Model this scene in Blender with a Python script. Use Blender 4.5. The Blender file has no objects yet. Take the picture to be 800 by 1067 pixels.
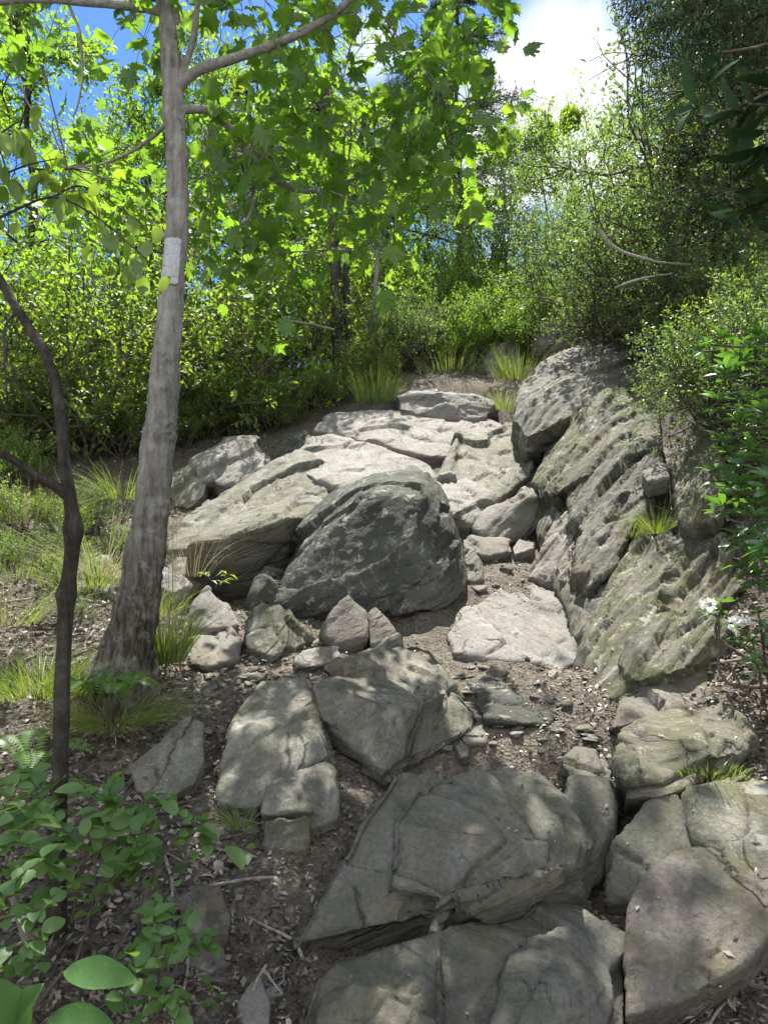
import bpy, bmesh, math, random
import numpy as np
from mathutils import Vector

rng = np.random.default_rng(7)
CAMZ = 1.55
FPX = 806.0
CX, CY = 400.0, 533.5
def at(px, py, Y):
    return np.array([(px - CX) / FPX * Y, Y, CAMZ + (CY - py) / FPX * Y])
def R(d): return math.radians(d)

SUN_EL, SUN_AZ = 60.0, 5.0          # high and ahead of the camera
scene = bpy.context.scene
COL = scene.collection

# ------------------------------------------------------------------ numpy noise
_perm = np.random.default_rng(3).permutation(256).astype(np.int64)
_perm = np.concatenate([_perm, _perm, _perm])
_g = np.random.default_rng(4).normal(size=(256, 3)); _g /= np.linalg.norm(_g, axis=1)[:, None]
def pn(p):
    p = np.asarray(p, float)
    i = np.floor(p).astype(np.int64); f = p - i
    u = f * f * f * (f * (f * 6 - 15) + 10)
    i &= 255
    out = 0
    for dx in (0, 1):
        wx = u[:, 0] if dx else 1 - u[:, 0]
        hx = _perm[(i[:, 0] + dx) & 255]
        for dy in (0, 1):
            wy = u[:, 1] if dy else 1 - u[:, 1]
            hy = _perm[hx + ((i[:, 1] + dy) & 255)]
            for dz in (0, 1):
                wz = u[:, 2] if dz else 1 - u[:, 2]
                h = _perm[hy + ((i[:, 2] + dz) & 255)]
                g = _g[h]
                out = out + wx * wy * wz * (g[:, 0] * (f[:, 0] - dx) + g[:, 1] * (f[:, 1] - dy) + g[:, 2] * (f[:, 2] - dz))
    return out * 1.5
def fbm(p, o=4, g=0.5):
    a = 1; s = 0; q = np.array(p, float)
    for k in range(o):
        s = s + a * pn(q); q = q * 2.03 + 7.1; a *= g
    return s

# ------------------------------------------------------------------ terrain
CTRL = [(-100,1150,2.1,0),(100,1067,2.35,0),(270,1067,2.38,0),(480,1067,2.5,-.05),(650,1067,2.42,0),(800,1067,2.3,0),(1000,1100,2.2,0),
 (800,975,2.62,0),(655,930,2.78,0),(640,960,2.7,0),(500,900,3.2,-.05),(370,850,3.1,0),(360,900,2.95,-.1),(290,930,2.75,-.04),(240,960,2.65,0),(100,950,2.65,0),(0,930,2.7,0),
 (450,775,3.65,0),(490,770,3.7,0),(560,765,3.72,0),(610,740,3.95,0),(620,830,3.4,-.05),(520,700,4.45,0),(600,705,4.4,0),(440,690,4.7,-.03),(470,640,5.2,0),(480,610,5.75,0),(500,590,6.1,0),(540,585,6.35,0),(545,655,5.2,-.05),
 (500,560,6.9,-.05),(460,520,7.6,-.1),(400,470,8.8,-.15),(400,432,10.3,-.1),(480,432,10.6,-.1),(350,440,10.2,-.1),(480,400,11.2,0),(540,385,12.5,0),(440,390,12.5,0),(390,420,11,0),(300,440,11,0),(300,600,6.3,-.1),(400,600,6.3,-.1),
 (240,500,8.8,-.15),(200,470,10,0),(120,480,9.5,0),(40,490,9.3,0),(-60,495,9,0),(60,560,6.9,0),(150,560,6.9,-.3),(190,612,6.3,-.25),(0,600,5.7,0),(50,640,5.1,0),(130,640,5.2,0),(130,725,4.0,0),(60,740,3.9,0),(-60,700,4.3,0),
 (200,700,4.35,0),(210,655,5.0,0),(250,690,4.5,0),(240,740,3.95,0),(300,700,4.4,-.02),(150,850,3.15,0),(50,820,3.3,0),(225,860,3.15,0),(210,800,3.5,0),
 (740,720,3.85,0),(800,690,3.9,0),(900,660,4.0,0),(720,830,3.1,-.05),(800,830,3.1,-.02),(800,600,4.5,0),(760,540,5.2,0),(720,470,6.3,-.05),(700,420,7.3,0),(800,450,5.9,0),(900,400,6.0,0),(660,380,9.3,0),(800,350,8,0),(620,350,12,0),(720,330,11,0),
 (690,600,5.2,-.35),(620,640,5.0,-.1),(640,500,6.9,-.25),(600,440,8.6,-.3),(570,560,6.4,-.15),(590,400,10.3,-.3),(560,470,8.1,-.2)]
W = []
for px, py, Y, dz in CTRL:
    p = at(px, py, Y); W.append((p[0], p[1], p[2] + dz))
W += [(-8,5,0.9),(-8,9,1.7),(-9,14,2.6),(-4,14,3.7),(0,15,4.6),(3,15,5.4),(6,12,5.9),(8,8,5.0),(7,5,3.0),(5,2.5,1.0),(-5,2,-.3),(-2,0,-.6),(2,0,-.5),(0,-3,-1.4),(-8,-2,-1),(8,-2,.5),
      (-10,20,3.2),(0,20,5.0),(9,20,6.8),(-16,16,1.6),(16,14,7),(-12,30,3),(0,32,4.6),(14,30,6.4),(-30,30,1),(30,30,6),(-30,5,0),(30,5,6),(-30,-20,-4),(30,-20,-3),(0,60,2),(-50,60,-2),(50,60,2)]
W = np.array(W)
def _k(r): return np.where(r > 1e-9, r * r * np.log(np.maximum(r, 1e-9)), 0)
_n = len(W)
_A = _k(np.linalg.norm(W[:, None, :2] - W[None, :, :2], axis=2)) + np.eye(_n) * 0.15
_P = np.c_[np.ones(_n), W[:, :2]]
_S = np.block([[_A, _P], [_P.T, np.zeros((3, 3))]])
_sol = np.linalg.solve(_S, np.r_[W[:, 2], 0, 0, 0])
def H(x, y, detail=True):
    x = np.atleast_1d(np.asarray(x, float)); y = np.atleast_1d(np.asarray(y, float))
    out = np.empty(len(x))
    for s in range(0, len(x), 20000):
        a = x[s:s+20000]; b = y[s:s+20000]
        r = np.hypot(a[:, None] - W[None, :, 0], b[:, None] - W[None, :, 1])
        out[s:s+20000] = _k(r) @ _sol[:_n] + _sol[_n] + _sol[_n+1] * a + _sol[_n+2] * b
    q = np.c_[x, y, np.zeros(len(x))]
    out += fbm(q * 1.3, 2) * 0.05
    if detail: out += fbm(q * 7, 3) * 0.018
    return out
def ground_at(px, py, y0=1.8, y1=16):
    Y = np.linspace(y0, y1, 500)
    P = at(px, py, Y[:, None].ravel()[0])
    X = (px - CX) / FPX * Y; Z = CAMZ + (CY - py) / FPX * Y
    h = H(X, Y)
    below = np.nonzero(Z < h)[0]
    k = below[0] if len(below) else len(Y) - 1
    return np.array([X[k], Y[k], h[k]])

# ------------------------------------------------------------------ mesh helpers
class MB:
    def __init__(s): s.v = []; s.f3 = []; s.f4 = []; s.n = 0
    def add(s, v, f3=None, f4=None):
        v = np.asarray(v, np.float32).reshape(-1, 3)
        if f3 is not None and len(f3): s.f3.append(np.asarray(f3, np.int64).reshape(-1, 3) + s.n)
        if f4 is not None and len(f4): s.f4.append(np.asarray(f4, np.int64).reshape(-1, 4) + s.n)
        s.v.append(v); s.n += len(v)
    def mesh(s, name, mats, smooth=True, origin=None):
        v = np.concatenate(s.v) if s.v else np.zeros((0, 3), np.float32)
        if origin is not None: v = v - np.asarray(origin, np.float32)
        f3 = np.concatenate(s.f3) if s.f3 else np.zeros((0, 3), np.int64)
        f4 = np.concatenate(s.f4) if s.f4 else np.zeros((0, 4), np.int64)
        me = bpy.data.meshes.new(name)
        me.vertices.add(len(v)); me.vertices.foreach_set('co', v.ravel())
        nl = f3.size + f4.size; npo = len(f3) + len(f4)
        me.loops.add(nl); me.loops.foreach_set('vertex_index', np.concatenate([f3.ravel(), f4.ravel()]).astype(np.int32))
        me.polygons.add(npo)
        st = np.concatenate([np.arange(len(f3)) * 3, len(f3) * 3 + np.arange(len(f4)) * 4]).astype(np.int32)
        me.polygons.foreach_set('loop_start', st)
        me.polygons.foreach_set('use_smooth', np.full(npo, smooth, bool))
        for m in (mats if isinstance(mats, (list, tuple)) else [mats]): me.materials.append(m)
        me.update(calc_edges=True); me.validate()
        return me
    def build(s, name, mats, parent=None, smooth=True):
        org = s._org if hasattr(s, '_org') else (np.asarray(parent.location) if parent is not None else None)
        o = bpy.data.objects.new(name, s.mesh(name, mats, smooth, org)); COL.objects.link(o)
        if parent is not None: o.parent = parent
        elif org is not None: o.location = org
        return o
def tag(o, label=None, cat=None, group=None, kind=None):
    if label: o['label'] = label
    if cat: o['category'] = cat
    if group: o['group'] = group
    if kind: o['kind'] = kind
    return o
def empty(name, loc, label, cat, group=None):
    o = bpy.data.objects.new(name, None); o.location = tuple(float(a) for a in loc); o.empty_display_size = .1
    COL.objects.link(o); return tag(o, label, cat, group)
def copy_tree(o, parent=None):
    c = o.copy(); COL.objects.link(c)
    if parent is not None: c.parent = parent
    for ch in o.children: copy_tree(ch, c)
    return c
def nrm(v): 
    v = np.asarray(v, float); return v / (np.linalg.norm(v, axis=-1, keepdims=True) + 1e-12)
def tube(mb, pts, rad, n=6, rough=0, cap=True):
    pts = np.asarray(pts, float); m = len(pts); rad = np.broadcast_to(np.asarray(rad, float), (m,))
    t = np.gradient(pts, axis=0); t = nrm(t)
    a = np.array([1., 0, 0]) if abs(t[0, 0]) < .8 else np.array([0, 1., 0])
    u = nrm(np.cross(t[0], a)); U = [u]
    for k in range(1, m):
        u = U[-1] - t[k] * np.dot(U[-1], t[k]); U.append(nrm(u))
    U = np.array(U); V = np.cross(t, U)
    ang = np.linspace(0, 2 * np.pi, n, endpoint=False)
    ring = (U[:, None] * np.cos(ang)[None, :, None] + V[:, None] * np.sin(ang)[None, :, None])
    v = pts[:, None] + ring * rad[:, None, None]
    if rough:
        q = v.reshape(-1, 3); nn = fbm(q * np.array([9, 9, 3.]), 3) * rough
        v = v + ring * nn.reshape(m, n)[:, :, None] * rad[:, None, None]
    i = np.arange(m - 1)[:, None] * n; j = np.arange(n)[None]
    j2 = (j + 1) % n
    f = np.stack([i + j, i + j2, i + n + j2, i + n + j], -1).reshape(-1, 4)
    vv = v.reshape(-1, 3)
    if cap:
        vv = np.concatenate([vv, pts[-1:] + t[-1:] * rad[-1]])
        b = (m - 1) * n
        mb.add(vv, [(b + k, b + (k + 1) % n, m * n) for k in range(n)], f)
    else: mb.add(vv, None, f)
def spline(pts, n):
    pts = np.asarray(pts, float); P = np.concatenate([2 * pts[:1] - pts[1:2], pts, 2 * pts[-1:] - pts[-2:-1]])
    out = []
    tt = np.linspace(0, len(pts) - 1, n)
    for t in tt:
        k = min(int(t), len(pts) - 2); f = t - k
        a, b, c, d = P[k], P[k+1], P[k+2], P[k+3]
        out.append(.5 * ((2*b) + (-a + c) * f + (2*a - 5*b + 4*c - d) * f*f + (-a + 3*b - 3*c + d) * f**3))
    return np.array(out)

# leaf templates: length 1 along +Y, face +Z
def leaf_simple(w=.5, fold=.12, droop=.12):
    v = [(0,0,0),(0,.5,.0),(0,1,-droop),(-w*.42,.25,fold),(-w*.5,.55,fold*.9),(w*.42,.25,fold),(w*.5,.55,fold*.9),(-w*.26,.82,-.02),(w*.26,.82,-.02)]
    f = [(0,1,3),(3,1,4),(4,1,7),(7,1,2),(0,5,1),(5,6,1),(6,8,1),(8,2,1)]
    return np.array(v, float), f
def leaf_fine(w=.5, fold=.06, droop=.12, rows=7, pw=.75, wavy=0.):
    v, f = [], []
    for k in range(rows + 1):
        t = k / rows; hw = w / 2 * max(0, math.sin(math.pi * t ** .9)) ** pw; z = -droop * t * t + .04 * math.sin(math.pi * t); e = wavy * math.sin(t * 17)
        v += [(-hw, t, z + fold * hw * 2 / w + e * hw), (0, t, z), (hw, t, z + fold * hw * 2 / w - e * hw)]
    for k in range(rows):
        a = 3 * k
        for o in (0, 1): f += [(a + o, a + o + 1, a + o + 4), (a + o, a + o + 4, a + o + 3)]
    return np.array(v, float), f
def leaf_lance(w=.26, fold=.06, droop=.25):
    v = [(0,0,0),(0,.5,.03),(0,1,-droop),(-w*.5,.5,fold),(w*.5,.5,fold)]
    return np.array(v, float), [(0,1,3),(3,1,2),(0,4,1),(4,2,1)]
def leaf_lobed():
    half = [(0,0),(.1,.1),(.33,.0),(.30,.13),(.44,.17),(.36,.26),(.60,.36),(.52,.46),(.38,.46),(.50,.62),(.44,.76),(.27,.64),(.24,.80),(.12,.88),(0,1.05)]
    L = [(-x, y, .06 - .3 * abs(x) ** 1.5) for x, y in half[::-1][1:-1]]
    Rr = [(x, y, .06 - .3 * abs(x) ** 1.5) for x, y in half]
    Rr[0] = (0,0,0); Rr[-1] = (0,1.05,-.14)
    ring = Rr + L
    v = [(0,.42,0)] + ring
    n = len(ring)
    return np.array(v, float), [(0, 1 + k, 1 + (k + 1) % n) for k in range(n)]
def leaf_diamond(w=.5):
    return np.array([(0,0,0),(-w/2,.5,.06),(0,1,-.1),(w/2,.5,.06)], float), [(0,3,1),(1,3,2)]
def bent(T, k, sx):
    V, F = T; V = V.copy(); V[:, 2] += -k * V[:, 1] ** 2 - k * 1.1 * V[:, 0] ** 2 + .05 * np.sin(V[:, 0] * 13 + V[:, 1] * 9); V[:, 0] *= sx; return V, F
LS, LL, LO, LD, LN = leaf_simple(.52), leaf_lance(), leaf_lobed(), leaf_diamond(.5), leaf_diamond(.2)
LOV = leaf_fine(.6, .07, .14, 6)
def leaves(mb, T, pos, d, up, size):
    V, F = T
    pos = np.asarray(pos, float); N = len(pos)
    if N == 0: return
    d = nrm(d); x = nrm(np.cross(d, up)); z = np.cross(x, d)
    size = np.broadcast_to(np.asarray(size, float), (N,))
    v = pos[:, None] + size[:, None, None] * (V[None, :, 0:1] * x[:, None] + V[None, :, 1:2] * d[:, None] + V[None, :, 2:3] * z[:, None])
    F = np.asarray(F)
    f = (F[None] + (np.arange(N) * len(V))[:, None, None]).reshape(-1, 3)
    mb.add(v.reshape(-1, 3), f)
def rnd_dir(r, n):
    v = r.normal(size=(n, 3)); return nrm(v)

# ------------------------------------------------------------------ materials
class NT:
    def __init__(s, name):
        s.m = bpy.data.materials.new(name); s.m.use_nodes = True
        s.t = s.m.node_tree; s.t.nodes.clear(); s.out = s.t.nodes.new('ShaderNodeOutputMaterial')
    def n(s, typ, **kw):
        nd = s.t.nodes.new(typ)
        for k, v in kw.items():
            if hasattr(nd, k): setattr(nd, k, v)
        return nd
    def l(s, a, b): s.t.links.new(a, b)
    def pos(s, scale=(1,1,1), rot=(0,0,0), kind='Position'):
        g = s.n('ShaderNodeNewGeometry'); mp = s.n('ShaderNodeMapping')
        mp.inputs['Scale'].default_value = scale; mp.inputs['Rotation'].default_value = rot
        s.l(g.outputs['Position'], mp.inputs['Vector']); return mp.outputs[0]
    def noise(s, vec, scale, detail=4, rough=.55, dist=0):
        nd = s.n('ShaderNodeTexNoise'); nd.inputs['Scale'].default_value = scale; nd.inputs['Detail'].default_value = detail
        nd.inputs['Roughness'].default_value = rough; nd.inputs['Distortion'].default_value = dist
        s.l(vec, nd.inputs['Vector']); return nd.outputs['Fac']
    def ramp(s, fac, stops, interp='LINEAR'):
        nd = s.n('ShaderNodeValToRGB'); cr = nd.color_ramp; cr.interpolation = interp
        while len(cr.elements) < len(stops): cr.elements.new(.5)
        for e, (p, c) in zip(cr.elements, stops):
            e.position = p; e.color = (c, c, c, 1) if isinstance(c, (int, float)) else (*c, 1)
        s.l(fac, nd.inputs[0]); return nd.outputs[0]
    def mix(s, fac, a, b, mode='MIX'):
        nd = s.n('ShaderNodeMix', data_type='RGBA', blend_type=mode)
        if isinstance(fac, (int, float)): nd.inputs[0].default_value = fac
        else: s.l(fac, nd.inputs[0])
        for i, c in ((6, a), (7, b)):
            if isinstance(c, tuple): nd.inputs[i].default_value = (*c, 1)
            else: s.l(c, nd.inputs[i])
        return nd.outputs[2]
    def math(s, op, a, b=0., c=None):
        nd = s.n('ShaderNodeMath', operation=op)
        for i, v in enumerate((a, b) if c is None else (a, b, c)):
            if isinstance(v, (int, float)): nd.inputs[i].default_value = v
            else: s.l(v, nd.inputs[i])
        return nd.outputs[0]
    def bump(s, h, strength, dist, prev=None):
        nd = s.n('ShaderNodeBump'); nd.inputs['Strength'].default_value = strength; nd.inputs['Distance'].default_value = dist
        s.l(h, nd.inputs['Height'])
        if prev is not None: s.l(prev, nd.inputs['Normal'])
        return nd.outputs[0]
    def bsdf(s, col, rough=.85, normal=None, spec=.3):
        b = s.n('ShaderNodeBsdfPrincipled')
        if isinstance(col, tuple): b.inputs['Base Color'].default_value = (*col, 1)
        else: s.l(col, b.inputs['Base Color'])
        if isinstance(rough, (int, float)): b.inputs['Roughness'].default_value = rough
        else: s.l(rough, b.inputs['Roughness'])
        b.inputs['Specular IOR Level'].default_value = spec
        if normal is not None: s.l(normal, b.inputs['Normal'])
        s.l(b.outputs[0], s.out.inputs[0]); return b

BED = nrm(np.array([-.72, -.12, .66]))
def rock_mat(name, dark, mid, light, moss=.0, lichen=.15, mosscol=(.07,.085,.025), strata=1.0, rot=None, stain=.35, bed=(-.3,-.45,.84)):
    t = NT(name)
    P = t.pos()
    bd = tuple(nrm(np.array(bed, float)))
    dt = t.n('ShaderNodeVectorMath', operation='DOT_PRODUCT'); t.l(P, dt.inputs[0]); dt.inputs[1].default_value = bd
    sc = t.n('ShaderNodeVectorMath', operation='SCALE'); sc.inputs[0].default_value = tuple(8 * b_ for b_ in bd); t.l(dt.outputs['Value'], sc.inputs['Scale'])
    ad = t.n('ShaderNodeVectorMath', operation='ADD'); t.l(P, ad.inputs[0]); t.l(sc.outputs[0], ad.inputs[1]); S = ad.outputs[0]
    g = t.n('ShaderNodeNewGeometry'); oi = t.n('ShaderNodeObjectInfo')
    n1 = t.noise(P, 1.7, 6, .6, .4)
    n2 = t.noise(S, 2.2, 7, .62, .5)
    mixn = t.math('ADD', t.math('MULTIPLY', n1, 1 - .45 * strata), t.math('MULTIPLY', n2, .45 * strata))
    mixn = t.math('ADD', mixn, t.math('MULTIPLY', t.math('SUBTRACT', oi.outputs['Random'], .5), .10))
    c = t.ramp(mixn, [(.30, dark), (.49, mid), (.66, light)])
    fine = t.noise(P, 55, 4, .7)
    c = t.mix(.55, c, t.ramp(fine, [(.3, .22), (.52, .5), (.75, .8)]), 'OVERLAY')
    # iron / earth staining
    st = t.ramp(t.noise(P, 2.9, 5, .65, .8), [(.5, 0.), (.68, stain)])
    c = t.mix(st, c, (.20, .15, .095))
    # moss on upward faces
    sx = t.n('ShaderNodeSeparateXYZ'); t.l(g.outputs['Normal'], sx.inputs[0])
    if moss > 0:
        mm = t.math('MULTIPLY', t.ramp(t.noise(P, 4.2, 7, .7, .3), [(.49, 0.), (.57, 1.)]), moss)
        c = t.mix(mm, c, mosscol)
    # lichen patches
    v = t.noise(P, 7, 8, .78, .9)
    lm = t.math('MULTIPLY', t.ramp(v, [(.56, 0.), (.60, 1.)]), lichen)
    c = t.mix(lm, c, (.42, .43, .36))
    spots = t.n('ShaderNodeTexVoronoi'); spots.inputs['Scale'].default_value = 7; dn = t.n('ShaderNodeTexNoise'); dn.inputs['Scale'].default_value = 14; dn.inputs['Detail'].default_value = 5; t.l(P, dn.inputs['Vector'])
    dv = t.n('ShaderNodeVectorMath', operation='SCALE'); t.l(dn.outputs['Color'], dv.inputs[0]); dv.inputs['Scale'].default_value = .16
    da = t.n('ShaderNodeVectorMath', operation='ADD'); t.l(P, da.inputs[0]); t.l(dv.outputs[0], da.inputs[1]); t.l(da.outputs[0], spots.inputs['Vector'])
    sz = t.math('SUBTRACT', spots.outputs['Distance'], t.math('MULTIPLY', t.ramp(spots.outputs['Color'], [(.55, 0.), (1., 1.)]), .3))
    sm = t.math('MULTIPLY', t.ramp(t.math('ADD', sz, t.math('MULTIPLY', fine, .22)), [(.12, 1.), (.17, 0.)]), lichen * 1.1)
    c = t.mix(sm, c, (.46, .47, .42))
    # thin joints, dark with grit
    wn = t.n('ShaderNodeTexNoise'); wn.inputs['Scale'].default_value = 3.5; wn.inputs['Detail'].default_value = 4; t.l(P, wn.inputs['Vector'])
    wv = t.n('ShaderNodeVectorMath', operation='SCALE'); t.l(wn.outputs['Color'], wv.inputs[0]); wv.inputs['Scale'].default_value = .22
    s2 = t.n('ShaderNodeVectorMath', operation='SCALE'); t.l(S, s2.inputs[0]); s2.inputs['Scale'].default_value = .55
    wa = t.n('ShaderNodeVectorMath', operation='ADD'); t.l(s2.outputs[0], wa.inputs[0]); t.l(wv.outputs[0], wa.inputs[1])
    cr = t.n('ShaderNodeTexVoronoi', feature='DISTANCE_TO_EDGE'); cr.inputs['Scale'].default_value = 1.5; t.l(wa.outputs[0], cr.inputs['Vector'])
    gate = t.ramp(t.noise(P, 1.9, 3, .6), [(.5, 0.), (.6, 1.)])
    ck = t.math('MULTIPLY', t.ramp(cr.outputs['Distance'], [(.0, 1.), (.014, .0)]), gate)
    c = t.mix(t.math('MULTIPLY', ck, .6), c, (.035, .03, .022))
    streak = t.ramp(t.noise(S, 6.5, 6, .7, .3), [(.36, .30), (.5, .5), (.66, .74)])
    c = t.mix(.6 * strata, c, streak, 'OVERLAY')
    rid = t.noise(S, 4.5, 9, .68, .35)
    b = t.bump(n2, .7, .035)
    b = t.bump(rid, .75, .018, b)
    b = t.bump(t.noise(P, 8, 9, .72), .6, .018, b)
    b = t.bump(t.math('MULTIPLY', ck, -1.), .8, .02, b)
    b = t.bump(fine, .6, .007, b)
    t.bsdf(c, .82, b, .25)
    return t.m

M = {}
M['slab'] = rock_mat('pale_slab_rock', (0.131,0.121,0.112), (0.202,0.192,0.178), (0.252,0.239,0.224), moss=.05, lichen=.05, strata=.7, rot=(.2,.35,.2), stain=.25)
M['grey'] = rock_mat('grey_schist', (0.072,0.067,0.056), (0.133,0.128,0.108), (0.212,0.207,0.178), moss=.28, lichen=.15, rot=(.25,.7,.3))
M['greyrib'] = rock_mat('layered_grey_schist', (0.055,0.053,0.047), (0.111,0.108,0.095), (0.193,0.187,0.169), moss=.22, lichen=.25, mosscol=(.085,.09,.03), bed=(.6,-.74,.1))
M['greenrib'] = rock_mat('layered_mossy_schist', (0.047,0.047,0.035), (0.097,0.094,0.073), (0.176,0.171,0.139), moss=.55, lichen=.4, mosscol=(.085,.095,.028), bed=(.6,-.74,.1))
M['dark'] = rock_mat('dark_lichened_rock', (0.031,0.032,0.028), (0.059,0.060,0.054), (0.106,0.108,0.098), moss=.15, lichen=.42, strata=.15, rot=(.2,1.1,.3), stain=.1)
M['green'] = rock_mat('mossy_schist', (0.057,0.055,0.041), (0.106,0.103,0.081), (0.176,0.171,0.141), moss=.4, lichen=.3, mosscol=(.085,.095,.03), rot=(.15,.85,.1))
M['front'] = rock_mat('smooth_trail_rock', (0.080,0.076,0.063), (0.123,0.120,0.102), (0.167,0.164,0.144), moss=.22, lichen=.06, strata=.6, rot=(.3,.5,.2), stain=.3)
M['brown'] = rock_mat('brown_stained_rock', (0.077,0.067,0.055), (0.129,0.116,0.103), (0.180,0.170,0.151), moss=.3, lichen=.12, strata=.5, stain=.35)
M['rubble'] = rock_mat('rubble_stone', (0.113,0.106,0.092), (0.183,0.172,0.155), (0.268,0.253,0.232), moss=.05, lichen=.06, strata=.4)

def soil_mat():
    t = NT('trail_soil'); P = t.pos()
    a = t.noise(P, 1.4, 5, .6, .5); b = t.noise(P, 22, 6, .75, .4)
    c = t.ramp(t.math('ADD', t.math('MULTIPLY', a, .4), t.math('MULTIPLY', b, .6)), [(.33, (.045,.037,.029)), (.48, (.10,.085,.069)), (.62, (.175,.155,.13)), (.75, (.27,.245,.21))])
    vo = t.n('ShaderNodeTexVoronoi'); vo.inputs['Scale'].default_value = 60; t.l(P, vo.inputs['Vector'])
    c = t.mix(.35, c, t.ramp(vo.outputs['Color'], [(.1, (.07,.058,.046)), (.5, (.12,.103,.085)), (.9, (.28,.255,.22))]))
    n = t.bump(b, .9, .02); n = t.bump(vo.outputs['Distance'], .8, .012, n)
    t.bsdf(c, .95, n, .15); return t.m
M['soil'] = soil_mat()

def bark_mat(name, dark, mid, light, vert=1, mosscol=None, zr=None):
    t = NT(name)
    P = t.pos(scale=(1,1,.18)); Q = t.pos()
    a = t.noise(P, 26, 6, .65, .6); b = t.noise(Q, 4, 5, .6, .3); f = t.noise(Q, 70, 3, .6)
    hb = t.noise(t.pos(scale=(.25,.25,1)), 22, 3, .5, .2)
    h = t.math('ADD', t.math('MULTIPLY', a, .55), t.math('MULTIPLY', b, .45))
    h = t.math('ADD', t.math('MULTIPLY', h, .85), t.math('MULTIPLY', hb, .15))
    c = t.ramp(h, [(.34, dark), (.48, mid), (.64, light)])
    c = t.mix(.3, c, f, 'OVERLAY')
    if zr:      # old furrowed bark near the root, smooth paler bark higher up
        sz = t.n('ShaderNodeSeparateXYZ'); t.l(Q, sz.inputs[0]); mr = t.n('ShaderNodeMapRange'); mr.inputs[1].default_value = zr[0]; mr.inputs[2].default_value = zr[1]; mr.inputs[3].default_value = .95; mr.inputs[4].default_value = 0; t.l(sz.outputs[2], mr.inputs[0])
        c = t.mix(mr.outputs[0], c, t.ramp(a, [(.35, (.02,.016,.012)), (.5, (.07,.055,.042)), (.65, (.16,.135,.11))]))
    if mosscol:
        c = t.mix(t.ramp(t.noise(Q, 6, 5, .7), [(.52, 0.), (.66, .55)]), c, mosscol)
    lf = t.ramp(t.noise(Q, 13, 6, .75, .5), [(.55, 0.), (.62, 1.)]); c = t.mix(t.math('MULTIPLY', lf, .35 if mosscol else .08), c, (.36, .37, .31))
    n = t.bump(a, 1., .03); n = t.bump(b, .6, .03, n); n = t.bump(hb, .6, .012, n); n = t.bump(f, .5, .006, n)
    t.bsdf(c, .9, n, .2); return t.m
M['bark'] = bark_mat('maple_bark', (.09,.083,.072), (.23,.218,.195), (.40,.39,.355), mosscol=(.30,.30,.26), zr=(.9, 2.3))
M['bark2'] = bark_mat('grey_bark', (.055,.045,.036), (.15,.132,.108), (.27,.25,.21), mosscol=(.30,.30,.26))
M['bark_dark'] = bark_mat('dark_bark', (.018,.015,.012), (.042,.036,.029), (.10,.09,.072))
M['twig'] = bark_mat('twig_bark', (.05,.04,.03), (.11,.09,.07), (.2,.175,.14))
M['dead'] = bark_mat('dead_wood', (.16,.135,.11), (.3,.27,.23), (.45,.42,.37))

def leaf_mat(name, c1, c2, c3, trans=.45, tcol=None, rough=.42, gloss=.04, rnd=.5, blot=0):
    t = NT(name); g = t.n('ShaderNodeNewGeometry')
    P = t.pos(); big = t.noise(P, .9, 2, .5)
    fac = t.math('ADD', t.math('MULTIPLY', g.outputs['Random Per Island'], rnd), t.math('MULTIPLY', big, 1 - rnd))
    c = t.ramp(fac, [(.12, c1), (.5, c2), (.88, c3)])
    if blot:   # insect damage, brown specks and paler patches on near leaves
        c = t.mix(t.ramp(t.noise(P, 38, 5, .7), [(.30, .45), (.42, 0.), (.62, 0.), (.74, .4)]), c, (.16, .2, .05))
        c = t.mix(t.math('MULTIPLY', t.ramp(t.noise(P, 130, 3, .6), [(.66, 0.), (.70, 1.)]), blot), c, (.13, .085, .03))
    d = t.n('ShaderNodeBsdfDiffuse'); tr = t.n('ShaderNodeBsdfTranslucent'); t.l(c, d.inputs[0])
    tc = t.mix(1., c, tcol or (2.3, 2.3, .7), 'MULTIPLY'); t.l(tc, tr.inputs[0])
    m1 = t.n('ShaderNodeMixShader'); m1.inputs[0].default_value = trans; t.l(d.outputs[0], m1.inputs[1]); t.l(tr.outputs[0], m1.inputs[2])
    if blot:
        nb = t.bump(t.noise(P, 95, 5, .65, .6), .55, .004); t.l(nb, d.inputs['Normal'])
    gl = t.n('ShaderNodeBsdfGlossy'); gl.inputs['Roughness'].default_value = rough; gl.inputs[0].default_value = (.9,.95,1,1)
    m2 = t.n('ShaderNodeMixShader'); m2.inputs[0].default_value = gloss; t.l(m1.outputs[0], m2.inputs[1]); t.l(gl.outputs[0], m2.inputs[2])
    t.l(m2.outputs[0], t.out.inputs[0]); return t.m
M['maple'] = leaf_mat('maple_leaf', (.065,.13,.026), (.10,.185,.034), (.16,.25,.05), .6)
M['yellowgreen'] = leaf_mat('sunny_leaf', (.07,.14,.024), (.115,.20,.035), (.19,.28,.055), .55)
M['midgreen'] = leaf_mat('mid_leaf', (.075,.13,.026), (.125,.19,.038), (.2,.27,.06), .52)
M['olive'] = leaf_mat('olive_leaf', (.055,.095,.038), (.10,.145,.055), (.17,.215,.08), .48, tcol=(1.8,2.0,.9), gloss=.035)
M['laurel'] = leaf_mat('large_leaf', (.04,.10,.03), (.055,.13,.035), (.075,.16,.045), .3, gloss=.01, rough=.6, blot=.7)
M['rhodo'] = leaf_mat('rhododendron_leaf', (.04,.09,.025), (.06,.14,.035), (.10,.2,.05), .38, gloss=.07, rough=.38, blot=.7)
M['rhodoshade'] = leaf_mat('shaded_rhododendron_leaf', (.012,.03,.014), (.02,.045,.018), (.035,.07,.026), .12, gloss=.015, rough=.6, blot=.7)  # darker copy of the rhododendron leaf, backlit shade put into its colour
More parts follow.
